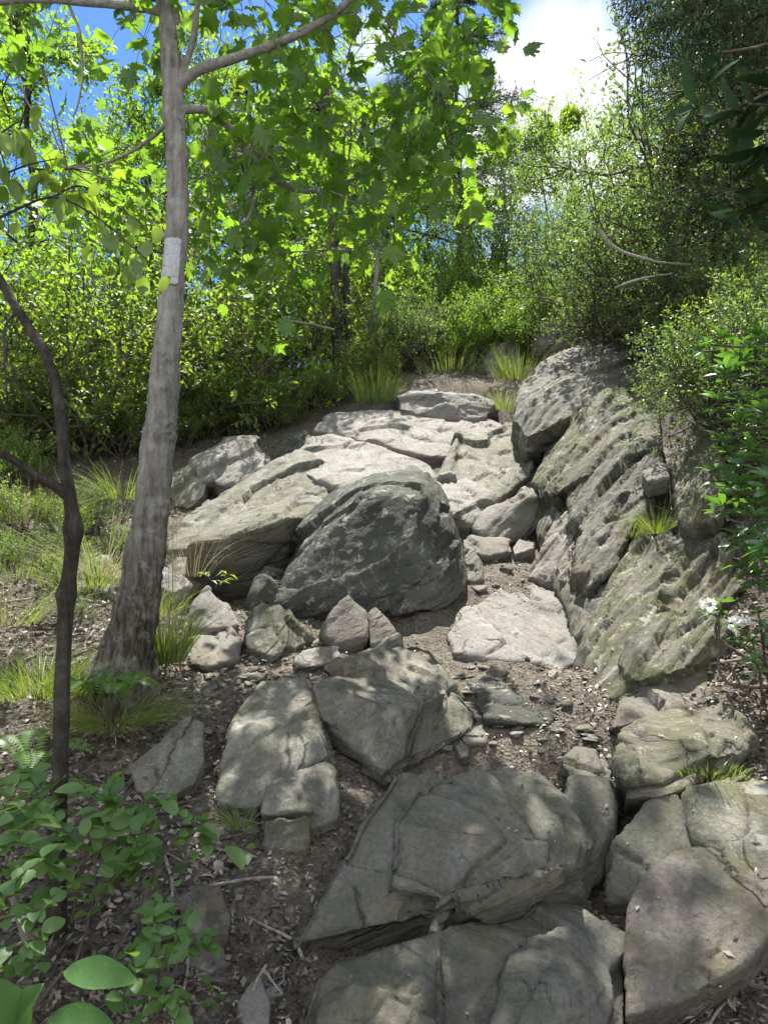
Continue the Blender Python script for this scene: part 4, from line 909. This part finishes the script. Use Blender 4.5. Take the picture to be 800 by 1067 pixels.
# ------------------------------------------------------------------ low green plants
def leafspray(label, stems, size, mat='under', T=LOV, name='seedling', cat='plant', group=None, seed=0, per=2, tilt=.35):
    r = np.random.default_rng(seed + 60)
    b = at(*stems[0][0][:3]); root = empty(name, b, label, cat, group)
    mb, lf = MB(), MB(); an = []
    for pts in stems:
        q = spline([at(*p) for p in pts], 14); tube(mb, q, np.linspace(.0045, .0014, 14), 5)
        side = 1
        for k in range(4, 14):
            t = nrm(q[min(k + 1, 13)] - q[k - 1]); s = nrm(np.cross(t, [0, 0, 1]))
            for j in range(per):
                side = -side; an.append((q[k], nrm(t * .5 + s * side + r.normal(size=3) * .2)))
    put_leaves(lf, r, an, T, size, 1, spread=.008, follow=.9, tilt=tilt, hang=.1, keep=.85)
    mb.build('stems', M['twig'], root); lf.build('leaves', M[mat], root)
    return root
leafspray('broad leaved seedling arching over the dirt at the lower left centre', [[(118,1000,2.45),(150,940,2.4),(162,900,2.4),(150,868,2.4),(118,845,2.45)],[(150,940,2.4),(185,905,2.4),(215,880,2.4),(262,888,2.42)],[(162,900,2.4),(190,870,2.4),(212,858,2.45)]], .088, seed=1, per=1)
leafspray('bluish green leafy sprig spreading right of the crooked sapling', [[(75,960,2.5),(90,890,2.45),(105,850,2.4),(120,810,2.4)],[(90,890,2.45),(120,850,2.4),(160,835,2.4),(200,850,2.42)],[(95,880,2.45),(110,860,2.3),(90,820,2.5)],[(90,890,2.4),(130,880,2.35),(150,900,2.3)]], .085, seed=2, per=2)
leafspray('dense low leafy seedling at the left edge under the sapling', [[(-10,980,2.4),(0,930,2.35),(10,890,2.35),(30,860,2.4)],[(0,960,2.4),(30,910,2.35),(60,880,2.35)],[(-10,970,2.3),(20,950,2.25),(50,930,2.2)],[(-20,930,2.4),(-5,860,2.4),(20,820,2.5)],[(-10,1000,2.2),(10,1010,2.1),(40,1000,2.1)]], .07, seed=3, per=2)
leafspray('leafy sprig with oval leaves crossing the left edge halfway down the sapling', [[(-30,900,2.6),(-10,850,2.6),(30,830,2.6),(80,815,2.6)],[(-20,880,2.5),(20,845,2.5),(60,850,2.5)],[(-30,880,2.7),(0,820,2.7),(40,805,2.7)]], .085, seed=4, per=2)
leafspray('small round leaved plant at the bottom, right of the large near leaves', [[(150,1090,2.0),(160,1040,1.98),(175,1000,1.95),(190,975,1.95)],[(150,1080,2.0),(130,1040,1.95),(140,1000,1.95)],[(155,1070,1.95),(175,1045,1.9),(190,1050,1.9)],[(150,1060,2.0),(160,990,2.0),(165,955,2.05)]], .062, seed=5, per=2)
leafspray('little bright seedling beside the wedge stone at the bottom', [[(232,1060,2.3),(225,1045,2.28),(218,1030,2.27),(215,1022,2.26)]], .042, seed=6, per=1, mat='yellowgreen')
leafspray('tall narrow weed with drooping leaves right of the leaning tree', [[(188,700,4.4),(188,668,4.4),(184,640,4.4),(176,622,4.4)],[(188,690,4.4),(196,665,4.35),(200,650,4.3)],[(186,700,4.4),(172,678,4.4),(164,668,4.4)]], .09, seed=7, per=1, T=LL, mat='midgreen')
leafspray('small green plant in the dark hollow under the flat topped boulder', [[(225,612,5.7),(232,604,5.65),(238,600,5.6)],[(225,612,5.7),(218,602,5.6),(215,598,5.6)]], .10, seed=8, per=1, T=LL, mat='midgreen')
leafspray('bright leafy shrublet filling the left edge above the large near leaves', [[(-20,1000,2.0),(0,950,2.0),(20,915,2.0),(40,900,2.0)],[(-20,1000,2.0),(-5,960,1.95),(35,950,1.95),(60,930,1.95)],[(-30,960,2.05),(-10,900,2.05),(0,870,2.1)],[(-20,1010,1.95),(20,985,1.9),(45,975,1.9)]], .06, seed=9, per=2)
leafspray('pale green broad leaved sprig left of the arching seedling', [[(80,1000,2.3),(95,950,2.28),(100,900,2.25),(92,865,2.25)],[(95,950,2.28),(120,915,2.25),(140,890,2.25),(148,860,2.25)],[(100,900,2.25),(70,870,2.2),(50,850,2.2)],[(95,930,2.28),(60,905,2.2),(35,890,2.2)]], .082, seed=10, per=2)
leafspray('low sprig with round leaves rising beside the squat buried stone', [[(170,1040,2.2),(178,1000,2.2),(190,960,2.2),(182,925,2.2)],[(178,1000,2.2),(205,985,2.2),(218,975,2.2)],[(175,1020,2.2),(150,1000,2.15),(140,985,2.15)],[(190,960,2.2),(160,940,2.2)]], .058, seed=11, per=2)
def big_leaves():
    root = empty('broadleaf_plant', at(0,1250,1.5), 'plant with very large smooth leaves nearest the camera, bottom left corner', 'plant')
    mb, lf = MB(), MB(); base = at(-30, 1200, 1.5)
    for (bx, by), (tx, ty), Y, L in [((66,1013),(145,1019),1.45,.145),((30,1075),(2,1035),1.4,.13),((50,1062),(115,1064),1.45,.13),((0,1085),(40,1025),1.4,.14),((100,1095),(60,1075),1.5,.12)]:
        a, b = at(bx, by, Y), at(tx, ty, Y - .02)
        tube(mb, spline([base, (base + a) / 2 + [0, 0, .05], a], 8), np.linspace(.005, .003, 8), 6)
        leaves(lf, leaf_fine(.42, .05, .10, 14, .8, .05), a[None], nrm(b - a)[None], np.array([[.1, -.55, .85]]), L)
    mb.build('stems', M['twig'], root); lf.build('leaves', M['laurel'], root)
big_leaves()

def blades(mb, r, c, n, h, spread, lean=.5, w=.006, lean_dir=None, hrange=(.5, 1.1)):
    for k in range(n):
        az = r.uniform(0, 6.28); b = c + np.array([math.cos(az), math.sin(az), 0]) * spread * math.sqrt(r.random()) * .5
        l = r.uniform(.1, 1) * lean; d = np.array([math.cos(az) * l, math.sin(az) * l, 1.])
        if lean_dir is not None: d += np.array(lean_dir) * r.uniform(.4, 1)
        d = nrm(d); hh = h * r.uniform(*hrange); side = nrm(np.cross(d, rnd_dir(r, 1)[0])); P = []
        for j in range(5):
            t = j / 4; q = b + d * hh * t + np.array([d[0], d[1], -.55 * np.hypot(d[0], d[1])]) * hh * t * t * .7
            ww = w * (1 - t * .92); P += [q - side * ww / 2, q + side * ww / 2]
        mb.add(P, None, [(2*j, 2*j+1, 2*j+3, 2*j+2) for j in range(4)])
def tuft(label, px, py, Y, n, h, sp, lean=.6, w=.006, mat='grass', straw=.15, lean_dir=None, group=None):
    r = np.random.default_rng(int(px * 7 + py)); c = at(px, py, Y); c[2] = max(c[2], H(c[0], c[1])[0] - .01)
    root = empty('grass_tuft', c, label, 'grass tuft', group)
    mb = MB(); blades(mb, r, c, int(n * (1 - straw)), h, sp, lean, w, lean_dir); mb.build('green_blades' if mat == 'grass' else 'blades', M[mat], root)
    if straw: mb = MB(); blades(mb, r, c, int(n * straw) + 1, h, sp, lean * 1.2, w * .8, lean_dir); mb.build('dry_blades', M['straw'], root)
tuft('mound of green grass with hanging dry straw below the leaning tree', 118,752,3.75,900,.26,.42,1.2,.004,straw=.45,lean_dir=(.25,-.7,-.1))
tuft('bright grass clump left of the leaning tree base, behind the sapling', 42,715,4.0,900,.26,.75,1.2,.004,straw=.05)
tuft('grass clump between the sapling and the leaning tree base', 85,725,3.95,260,.24,.3,.9,.005,straw=.1)
tuft('bright grass clump hugging the right of the leaning tree', 172,690,4.3,320,.38,.22,.5,.007,straw=.2)
tuft('tall dry stems standing in front of the tilted slab', 180,690,4.35,16,1.0,.12,.12,.006,mat='straw',straw=0)
tuft('small dark grass tuft sprouting from the crack above the square block', 252,862,3.08,70,.17,.08,1.1,.004,straw=0)
tuft('grass tuft in the notch beside the grooved slab on the rib', 683,556,5.5,200,.28,.16,1.0,.004,straw=.15)
tuft('short grass tuft left of the notch on the rib', 657,560,5.6,90,.2,.12,.9,.005,straw=.3)
tuft('tall green grass at the left end of the flat ledge', 393,418,10.7,336,0.4875,.6,.4,.008,straw=.1)
tuft('sunlit grass beside the grass topped boulder', 540,405,11.5,320,0.525,.7,.6,.008,straw=.2)
tuft('yellow grass at the foot of the outcrop shoulder', 524,428,10.6,240,0.375,.5,.7,.008,straw=.3)
tuft('grass on the far end of the trail under the shrubs', 470,398,12.2,240,0.375,1.0,.6,.008,straw=.3)
tuft('sparse grass on the left litter slope behind the sapling', 30,545,7.0,200,.6,1.0,.9,.007,straw=.6)
tuft('dry grass arching across the litter between the two near trunks', 105,600,5.4,60,.9,.4,1.3,.006,mat='straw',straw=0)
tuft('pale blue green grass clump behind the leaning tree', 128,520,7.4,160,.45,.5,1.0,.006,straw=.2)
tuft('dry grass spray right behind the leaning trunk', 200,600,5.9,40,.7,.3,.8,.006,mat='straw',straw=0)
tuft('green moss like grass under the rounded boulder, lower right', 740,806,3.12,180,.05,.3,.8,.004,straw=0)
tuft('grass clump on the litter between sapling and leaning tree, upper one', 95,610,5.6,260,.3,.7,1.0,.005,straw=.35)
tuft('grass clump at the left edge above the fallen branch', 15,600,5.9,240,.35,.9,1.0,.005,straw=.3)
tuft('low grass right of the leaning trunk beside the tilted slab', 165,640,5.3,160,.28,.35,.8,.005,straw=.3)
tuft('grass on the litter at the far left edge', 5,650,4.8,160,.35,.5,.9,.006,straw=.5)

def fern(label, px, py, Y, fr, L, seed, up=.9):
    r = np.random.default_rng(seed); c = at(px, py, Y); root = empty('fern', c, label, 'fern'); 
    for k in range(fr):
        mb = MB(); az = k * 6.28 / fr + r.uniform(-.4, .4); out = np.array([math.cos(az), math.sin(az), 0])
        q = spline([c, c + out * L * .25 + [0, 0, L * .5 * up], c + out * L * .6 + [0, 0, L * .75 * up], c + out * L * .95 + [0, 0, L * .6 * up]], 24)
        tube(mb, q, np.linspace(.003, .001, 24), 4); P, D, U, Sz = [], [], [], []
        for j in range(4, 24):
            t = nrm(q[min(j + 1, 23)] - q[j - 1]); s = nrm(np.cross(t, [0, 0, 1])); u = np.cross(s, t)
            w_ = L * .24 * math.sin(math.pi * min(1, (26 - j) / 24)) + .01
            for sg in (-1, 1): P.append(q[j]); D.append(nrm(s * sg + t * .25)); U.append(u); Sz.append(w_)
        leaves(mb, leaf_lance(.26, .03, .1), np.array(P), np.array(D), np.array(U), np.array(Sz)); mb.build('frond', M['fern'], root)
fern('small upright fern at the left edge behind the sapling', 34,815,3.3,4,.26,1)
fern('fern leaning against the base of the leaning tree', 100,735,3.75,4,.22,2)
fern('fern in front of the leaning tree base', 128,735,3.72,4,.20,3)

# ------------------------------------------------------------------ wood on the ground
def stick(label, pts, r0, r1, mat='dead', name='stick', cat='stick', group=None, rough=.2):
    P = np.array([at(*p) for p in pts]); mb = MB(); q = spline(P, 18); q += fbm(q * 6, 2)[:, None] * .008
    tube(mb, q, np.linspace(r0, r1, 18), 8, rough); mb._org = P[0]; return tag(mb.build(name, M[mat], None), label, cat, group)
stick('long bleached fallen branch lying across the left slope', [(-20,638,5.15),(40,645,5.1),(75,655,5.1),(120,656,5.15)], .026, .016, name='fallen_branch', cat='branch')
stick('thinner bleached branch under the long fallen one', [(20,664,5.0),(60,659,5.0),(118,654,5.1)], .016, .01, name='fallen_branch', cat='branch')
stick('orange brown rotten stub poking up at the left edge', [(34,985,2.35),(26,958,2.33),(12,930,2.3)], .02, .012, 'dead')
stick('pale stick leaning on the wedge stone at the bottom', [(262,1040,2.42),(268,1022,2.42),(277,1006,2.42)], .006, .004)
stick('thin curved twig beside the leaning stick', [(276,1010,2.46),(285,1026,2.44),(292,1036,2.42)], .004, .002)
stick('bare brown stick lying in the litter at the right', [(742,735,3.8),(752,715,3.85),(764,700,3.9)], .010, .007)
stick('slender bare twig arching over the litter at the right edge', [(760,690,3.8),(775,720,3.7),(800,745,3.6)], .007, .004, 'twig')
stick('bleached bare branch sweeping through the olive shrubs', [(622,238,8.6),(640,258,8.5),(680,272,8.4),(720,276,8.4)], .022, .012, name='dead_branch', cat='branch')
stick('lower bare branch in the olive shrubs', [(640,300,8.2),(670,290,8.2),(700,285,8.2)], .015, .008, name='dead_branch', cat='branch')
stick('pale dead branch slanting behind the twin trunks', [(290,333,11.4),(320,337,11.2),(348,343,11.1)], .02, .012, name='dead_branch', cat='branch')

def scatter():
    r = np.random.default_rng(99)
    # leaf litter and bark crumbs over the soil
    n = 68000; Y = 1.9 * (13 / 1.9) ** (r.random(n) ** 1.15); X = (r.random(n) - .5) * np.where(r.random(n) < .75, 1.12, 2.2) * Y
    Z = H(X, Y)
    size = r.uniform(.010, .035, n) * (1 + .07 * Y); trail = np.exp(-((X - .12 * Y * .6) / (.16 * Y)) ** 2)
    size *= 1 - .45 * trail
    pos = np.c_[X, Y, Z + r.uniform(.002, .02, n)]
    d = rnd_dir(r, n) * np.array([1, 1, .28]); up = nrm(np.array([0, 0, 1.]) + r.normal(size=(n, 3)) * .4)
    ok = r.random(n) > trail * .62; pos, d, up, size = pos[ok], d[ok], up[ok], size[ok]; n = len(pos)
    mb = MB(); m = r.random(n) < .6
    leaves(mb, leaf_diamond(.55), pos[m], d[m], up[m], size[m]); leaves(mb, leaf_diamond(.2), pos[~m], d[~m], up[~m], size[~m] * 1.3)
    # bigger curled leaves away from the tread
    n = 7000; Y = 2.2 * (12 / 2.2) ** (r.random(n)); s = r.choice([-1, 1], n); X = np.where(s < 0, -.27, .42) * Y + s * r.random(n) * .55 * Y; pos = np.c_[X, Y, H(X, Y) + r.uniform(.005, .03, n)]
    leaves(mb, leaf_simple(.5, .2, .3), pos, rnd_dir(r, n) * np.array([1, 1, .3]), nrm(np.array([0, 0, 1.]) + r.normal(size=(n, 3)) * .6), r.uniform(.02, .055, n))
    o = mb.build('leaf_litter', M['litter'], None); tag(o, 'dead leaves and bark crumbs covering the soil', 'leaf litter', None, 'stuff')
    # litter caught on the rocks
    from mathutils.bvhtree import BVHTree
    dg = bpy.context.evaluated_depsgraph_get(); P, D, U = [], [], []
    for ob in ROCKS.values():
        me = ob.data; nv = len(me.vertices); co = np.empty(nv * 3, np.float32); me.vertices.foreach_get('co', co); no = np.empty(nv * 3, np.float32); me.vertices.foreach_get('normal', no)
        co = co.reshape(-1, 3) + np.array(ob.location); no = no.reshape(-1, 3)
        conc = fbm(co * 3.3, 3)
        k = np.nonzero((no[:, 2] > .78) & (conc < -.16))[0]
        if len(k): k = r.choice(k, min(len(k), int(len(k) * .006) + 1), replace=False); P.append(co[k] + no[k] * .004); U.append(no[k])
    P = np.concatenate(P); U = np.concatenate(U); n = len(P)
    d = rnd_dir(r, n); mb = MB(); leaves(mb, leaf_diamond(.4), P, d - U * (d * U).sum(1)[:, None], U + r.normal(size=(n, 3)) * .25, r.uniform(.012, .04, n))
    tag(mb.build('leaf_litter', M['litter'], None), 'dry leaf bits caught in the hollows of the rocks', 'leaf litter', None, 'stuff')
    mb = MB()
    for px, py in [(783,985),(788,992),(790,978),(796,996),(652,1056),(480,1040),(440,975),(778,996)]:
        g = ground_at(px, py) + [0, 0, .02]; leaves(mb, leaf_fine(.5, .3, .4, 6), np.array([g]), rnd_dir(r, 1), nrm(np.array([[0, -.4, 1.]]) + r.normal(size=(1, 3)) * .5), .055)
    mb._org = ground_at(785, 988); tag(mb.build('fallen_leaves', M['redleaf'], None), 'curled red brown fallen leaves at the lower right corner', 'fallen leaves', None, 'stuff')
    # loose stones
    protos = []
    for k in range(10):
        bm = bmesh.new()
        for _ in range(11):
            v = rnd_dir(r, 1)[0] * r.uniform(.75, 1) * np.array([1, .75, .42]); bm.verts.new(v)
        q = bmesh.ops.convex_hull(bm, input=bm.verts); dead = [e for e in q['geom_interior'] + q['geom_unused'] if isinstance(e, bmesh.types.BMVert)]
        if dead: bmesh.ops.delete(bm, geom=list(set(dead)), context='VERTS')
        bmesh.ops.bevel(bm, geom=bm.edges[:], offset=.06, segments=1, affect='EDGES')
        me = bpy.data.meshes.new('loose_stone'); bm.to_mesh(me); bm.free(); me.materials.append(M['rubble' if k % 3 else 'grey']); protos.append(me)
    zones = [((200,300,640,760), 60, 'loose grey stone on the earth left of the leaning pointed boulder', 'loose stones left of the pointed boulder'),
             ((420,640,690,790), 60, 'loose stone on the dirt of the trail above the smooth rock step', 'loose stones on the trail tread'),
             ((130,300,840,1060), 60, 'loose stone in the dark dirt of the lower left gully', 'loose stones in the lower left gully'),
             ((600,800,880,1067), 35, 'loose stone in the dirt around the lower right slabs', 'loose stones at the lower right'),
             ((700,800,690,820), 22, 'loose stone in the litter at the right edge', 'loose stones at the right edge'),
             ((0,120,600,720), 26, 'pale stone in the litter of the left slope', 'pale stones on the left slope'),
             ((480,560,560,640), 18, 'loose stone on the sunlit dirt right of the big dark boulder', 'loose stones right of the dark boulder')]
    for (x0, x1, y0, y1), cnt, lb, gr in zones:
        for k in range(cnt):
            g = ground_at(r.uniform(x0, x1), r.uniform(y0, y1)); o = bpy.data.objects.new('loose_stone', protos[int(r.integers(10))]); COL.objects.link(o)
            s = float(min(.075, .012 + r.exponential(.017))) * (1 + .08 * g[1]); o.location = (g[0], g[1], g[2] + s * .12); o.scale = (s, s, s * r.uniform(.7, 1.3)); o.rotation_euler = (r.uniform(-.3, .3), r.uniform(-.3, .3), r.uniform(0, 6.28))
            tag(o, lb, 'stone', gr)
    for k in range(46):
        x, y = (r.uniform(195, 345), r.uniform(655, 770)) if k < 24 else (r.uniform(470, 620), r.uniform(690, 780))
        g = ground_at(x, y); o = bpy.data.objects.new('flat_stone', protos[int(r.integers(10))]); COL.objects.link(o); s = float(r.uniform(.04, .10))
        o.location = (g[0], g[1], g[2] + .004); o.scale = (s, s, s * .5); o.rotation_euler = (r.uniform(-.15, .15), r.uniform(-.15, .15), r.uniform(0, 6.28))
        tag(o, 'flat flake of grey rock bedded in earth ' + ('left of the leaning pointed boulder' if k < 24 else 'above the smooth rock step'), 'stone', 'flat flakes ' + ('at the left' if k < 24 else 'on the tread'))
    # twigs
    tw = []
    for k in range(5):
        mb = MB(); pts = np.array([[t, r.normal() * .05, 0] for t in np.linspace(-.5, .5, 5)]); tube(mb, spline(pts, 9), np.linspace(.022, .012, 9), 5); tw.append(mb.mesh('twig', M['dead' if k % 2 else 'twig']))
    for (x0, x1, y0, y1), cnt, lb, gr in [((0,190,500,720), 75, 'small dead twig lying in the litter of the left slope', 'twigs on the left slope'), ((690,800,400,820), 34, 'small dead twig lying on the right bank', 'twigs on the right bank'), ((100,300,840,1060), 22, 'small dead twig in the lower left gully', 'twigs in the gully'), ((640,800,960,1067), 12, 'small dead twig in the dirt at the bottom right', 'twigs at the bottom right')]:
        for k in range(cnt):
            g = ground_at(r.uniform(x0, x1), r.uniform(y0, y1)); o = bpy.data.objects.new('twig', tw[int(r.integers(5))]); COL.objects.link(o)
            s = float(r.uniform(.1, .35)) * (1 + .05 * g[1]); o.location = (g[0], g[1], g[2] + .012); o.scale = (s, s, s); o.rotation_euler = (0, r.uniform(-.35, .35), r.uniform(0, 6.28)); tag(o, lb, 'twig', gr)
scatter()
print('plants done')
# ------------------------------------------------------------------ camera, light, sky
cam = bpy.data.cameras.new('camera'); co = bpy.data.objects.new('camera', cam); COL.objects.link(co)
co.location = (0, 0, CAMZ); co.rotation_euler = (R(90), 0, 0)
cam.sensor_fit = 'VERTICAL'; cam.angle = 2 * math.atan(533.5 / FPX); cam.clip_end = 500; cam.clip_start = .05
scene.camera = co
sun = bpy.data.lights.new('sun', 'SUN'); sun.energy = 5.0; sun.angle = R(.53); sun.color = (1, .95, .86)
so = bpy.data.objects.new('sun', sun); COL.objects.link(so)
sd = Vector((math.sin(R(SUN_AZ)) * math.cos(R(SUN_EL)), math.cos(R(SUN_AZ)) * math.cos(R(SUN_EL)), math.sin(R(SUN_EL))))
so.rotation_euler = sd.to_track_quat('Z', 'Y').to_euler(); so.location = (3, 8, 15)
w = bpy.data.worlds.new('World'); scene.world = w; w.use_nodes = True
nt = w.node_tree; nt.nodes.clear()
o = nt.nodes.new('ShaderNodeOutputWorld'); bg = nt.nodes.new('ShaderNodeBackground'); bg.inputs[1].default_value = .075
sky = nt.nodes.new('ShaderNodeTexSky'); sky.sky_type = 'NISHITA'; sky.sun_disc = False
sky.sun_elevation = R(SUN_EL); sky.sun_rotation = R(SUN_AZ); sky.air_density = 1.0; sky.dust_density = .6; sky.ozone_density = 3.5
tc = nt.nodes.new('ShaderNodeTexCoord')
mp = nt.nodes.new('ShaderNodeMapping'); mp.inputs['Scale'].default_value = (1, 1, 1.7); nt.links.new(tc.outputs['Generated'], mp.inputs[0])
nz = nt.nodes.new('ShaderNodeTexNoise'); nz.inputs['Scale'].default_value = 2.6; nz.inputs['Detail'].default_value = 9; nz.inputs['Roughness'].default_value = .58; nz.inputs['Distortion'].default_value = .3
nt.links.new(mp.outputs[0], nz.inputs['Vector'])
def cloud(px, py, r):
    d = nrm(at(px, py, 1.0) - np.array([0, 0, CAMZ]))
    dp = nt.nodes.new('ShaderNodeVectorMath'); dp.operation = 'DISTANCE'; dp.inputs[1].default_value = tuple(d); nt.links.new(tc.outputs['Generated'], dp.inputs[0])
    mr = nt.nodes.new('ShaderNodeMapRange'); mr.inputs[1].default_value = r; mr.inputs[2].default_value = 0; mr.inputs[3].default_value = 0; mr.inputs[4].default_value = 1
    mr.interpolation_type = 'SMOOTHSTEP'
    nt.links.new(dp.outputs['Value'], mr.inputs[0]); return mr.outputs[0]
def mth(op, a, b):
    n = nt.nodes.new('ShaderNodeMath'); n.operation = op
    for i, v in enumerate((a, b)):
        if isinstance(v, (int, float)): n.inputs[i].default_value = v
        else: nt.links.new(v, n.inputs[i])
    return n.outputs[0]
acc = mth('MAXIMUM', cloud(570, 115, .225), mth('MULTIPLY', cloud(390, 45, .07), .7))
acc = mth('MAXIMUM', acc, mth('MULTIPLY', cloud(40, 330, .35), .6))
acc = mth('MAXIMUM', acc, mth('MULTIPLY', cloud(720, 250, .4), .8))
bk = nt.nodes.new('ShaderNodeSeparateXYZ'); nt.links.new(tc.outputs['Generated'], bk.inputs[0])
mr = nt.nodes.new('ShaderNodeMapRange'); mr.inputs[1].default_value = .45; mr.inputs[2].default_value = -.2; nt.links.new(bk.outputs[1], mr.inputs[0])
acc = mth('MAXIMUM', acc, mr.outputs[0])     # unseen bright cloud added behind and overhead to fill the shade
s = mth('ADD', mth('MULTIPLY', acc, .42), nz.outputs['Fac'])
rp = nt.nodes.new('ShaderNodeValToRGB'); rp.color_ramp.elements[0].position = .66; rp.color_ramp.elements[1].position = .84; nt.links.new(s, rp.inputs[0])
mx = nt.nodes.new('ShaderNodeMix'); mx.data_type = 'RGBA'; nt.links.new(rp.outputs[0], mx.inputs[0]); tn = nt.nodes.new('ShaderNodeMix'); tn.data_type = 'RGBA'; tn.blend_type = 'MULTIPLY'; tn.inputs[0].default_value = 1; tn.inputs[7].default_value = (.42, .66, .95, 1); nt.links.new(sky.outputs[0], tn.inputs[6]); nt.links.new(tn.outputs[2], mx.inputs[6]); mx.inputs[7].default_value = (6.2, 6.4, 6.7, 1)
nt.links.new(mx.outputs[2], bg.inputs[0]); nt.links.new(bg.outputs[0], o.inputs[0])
scene.view_settings.view_transform = 'Standard'; scene.view_settings.look = 'None'; scene.view_settings.gamma = 1; scene.view_settings.exposure = 1.42
scene.cycles.max_bounces = 6; scene.cycles.transmission_bounces = 4; scene.cycles.diffuse_bounces = 3; scene.cycles.glossy_bounces = 2; scene.cycles.use_adaptive_sampling = True; scene.cycles.adaptive_threshold = .03; scene.cycles.use_denoising = True
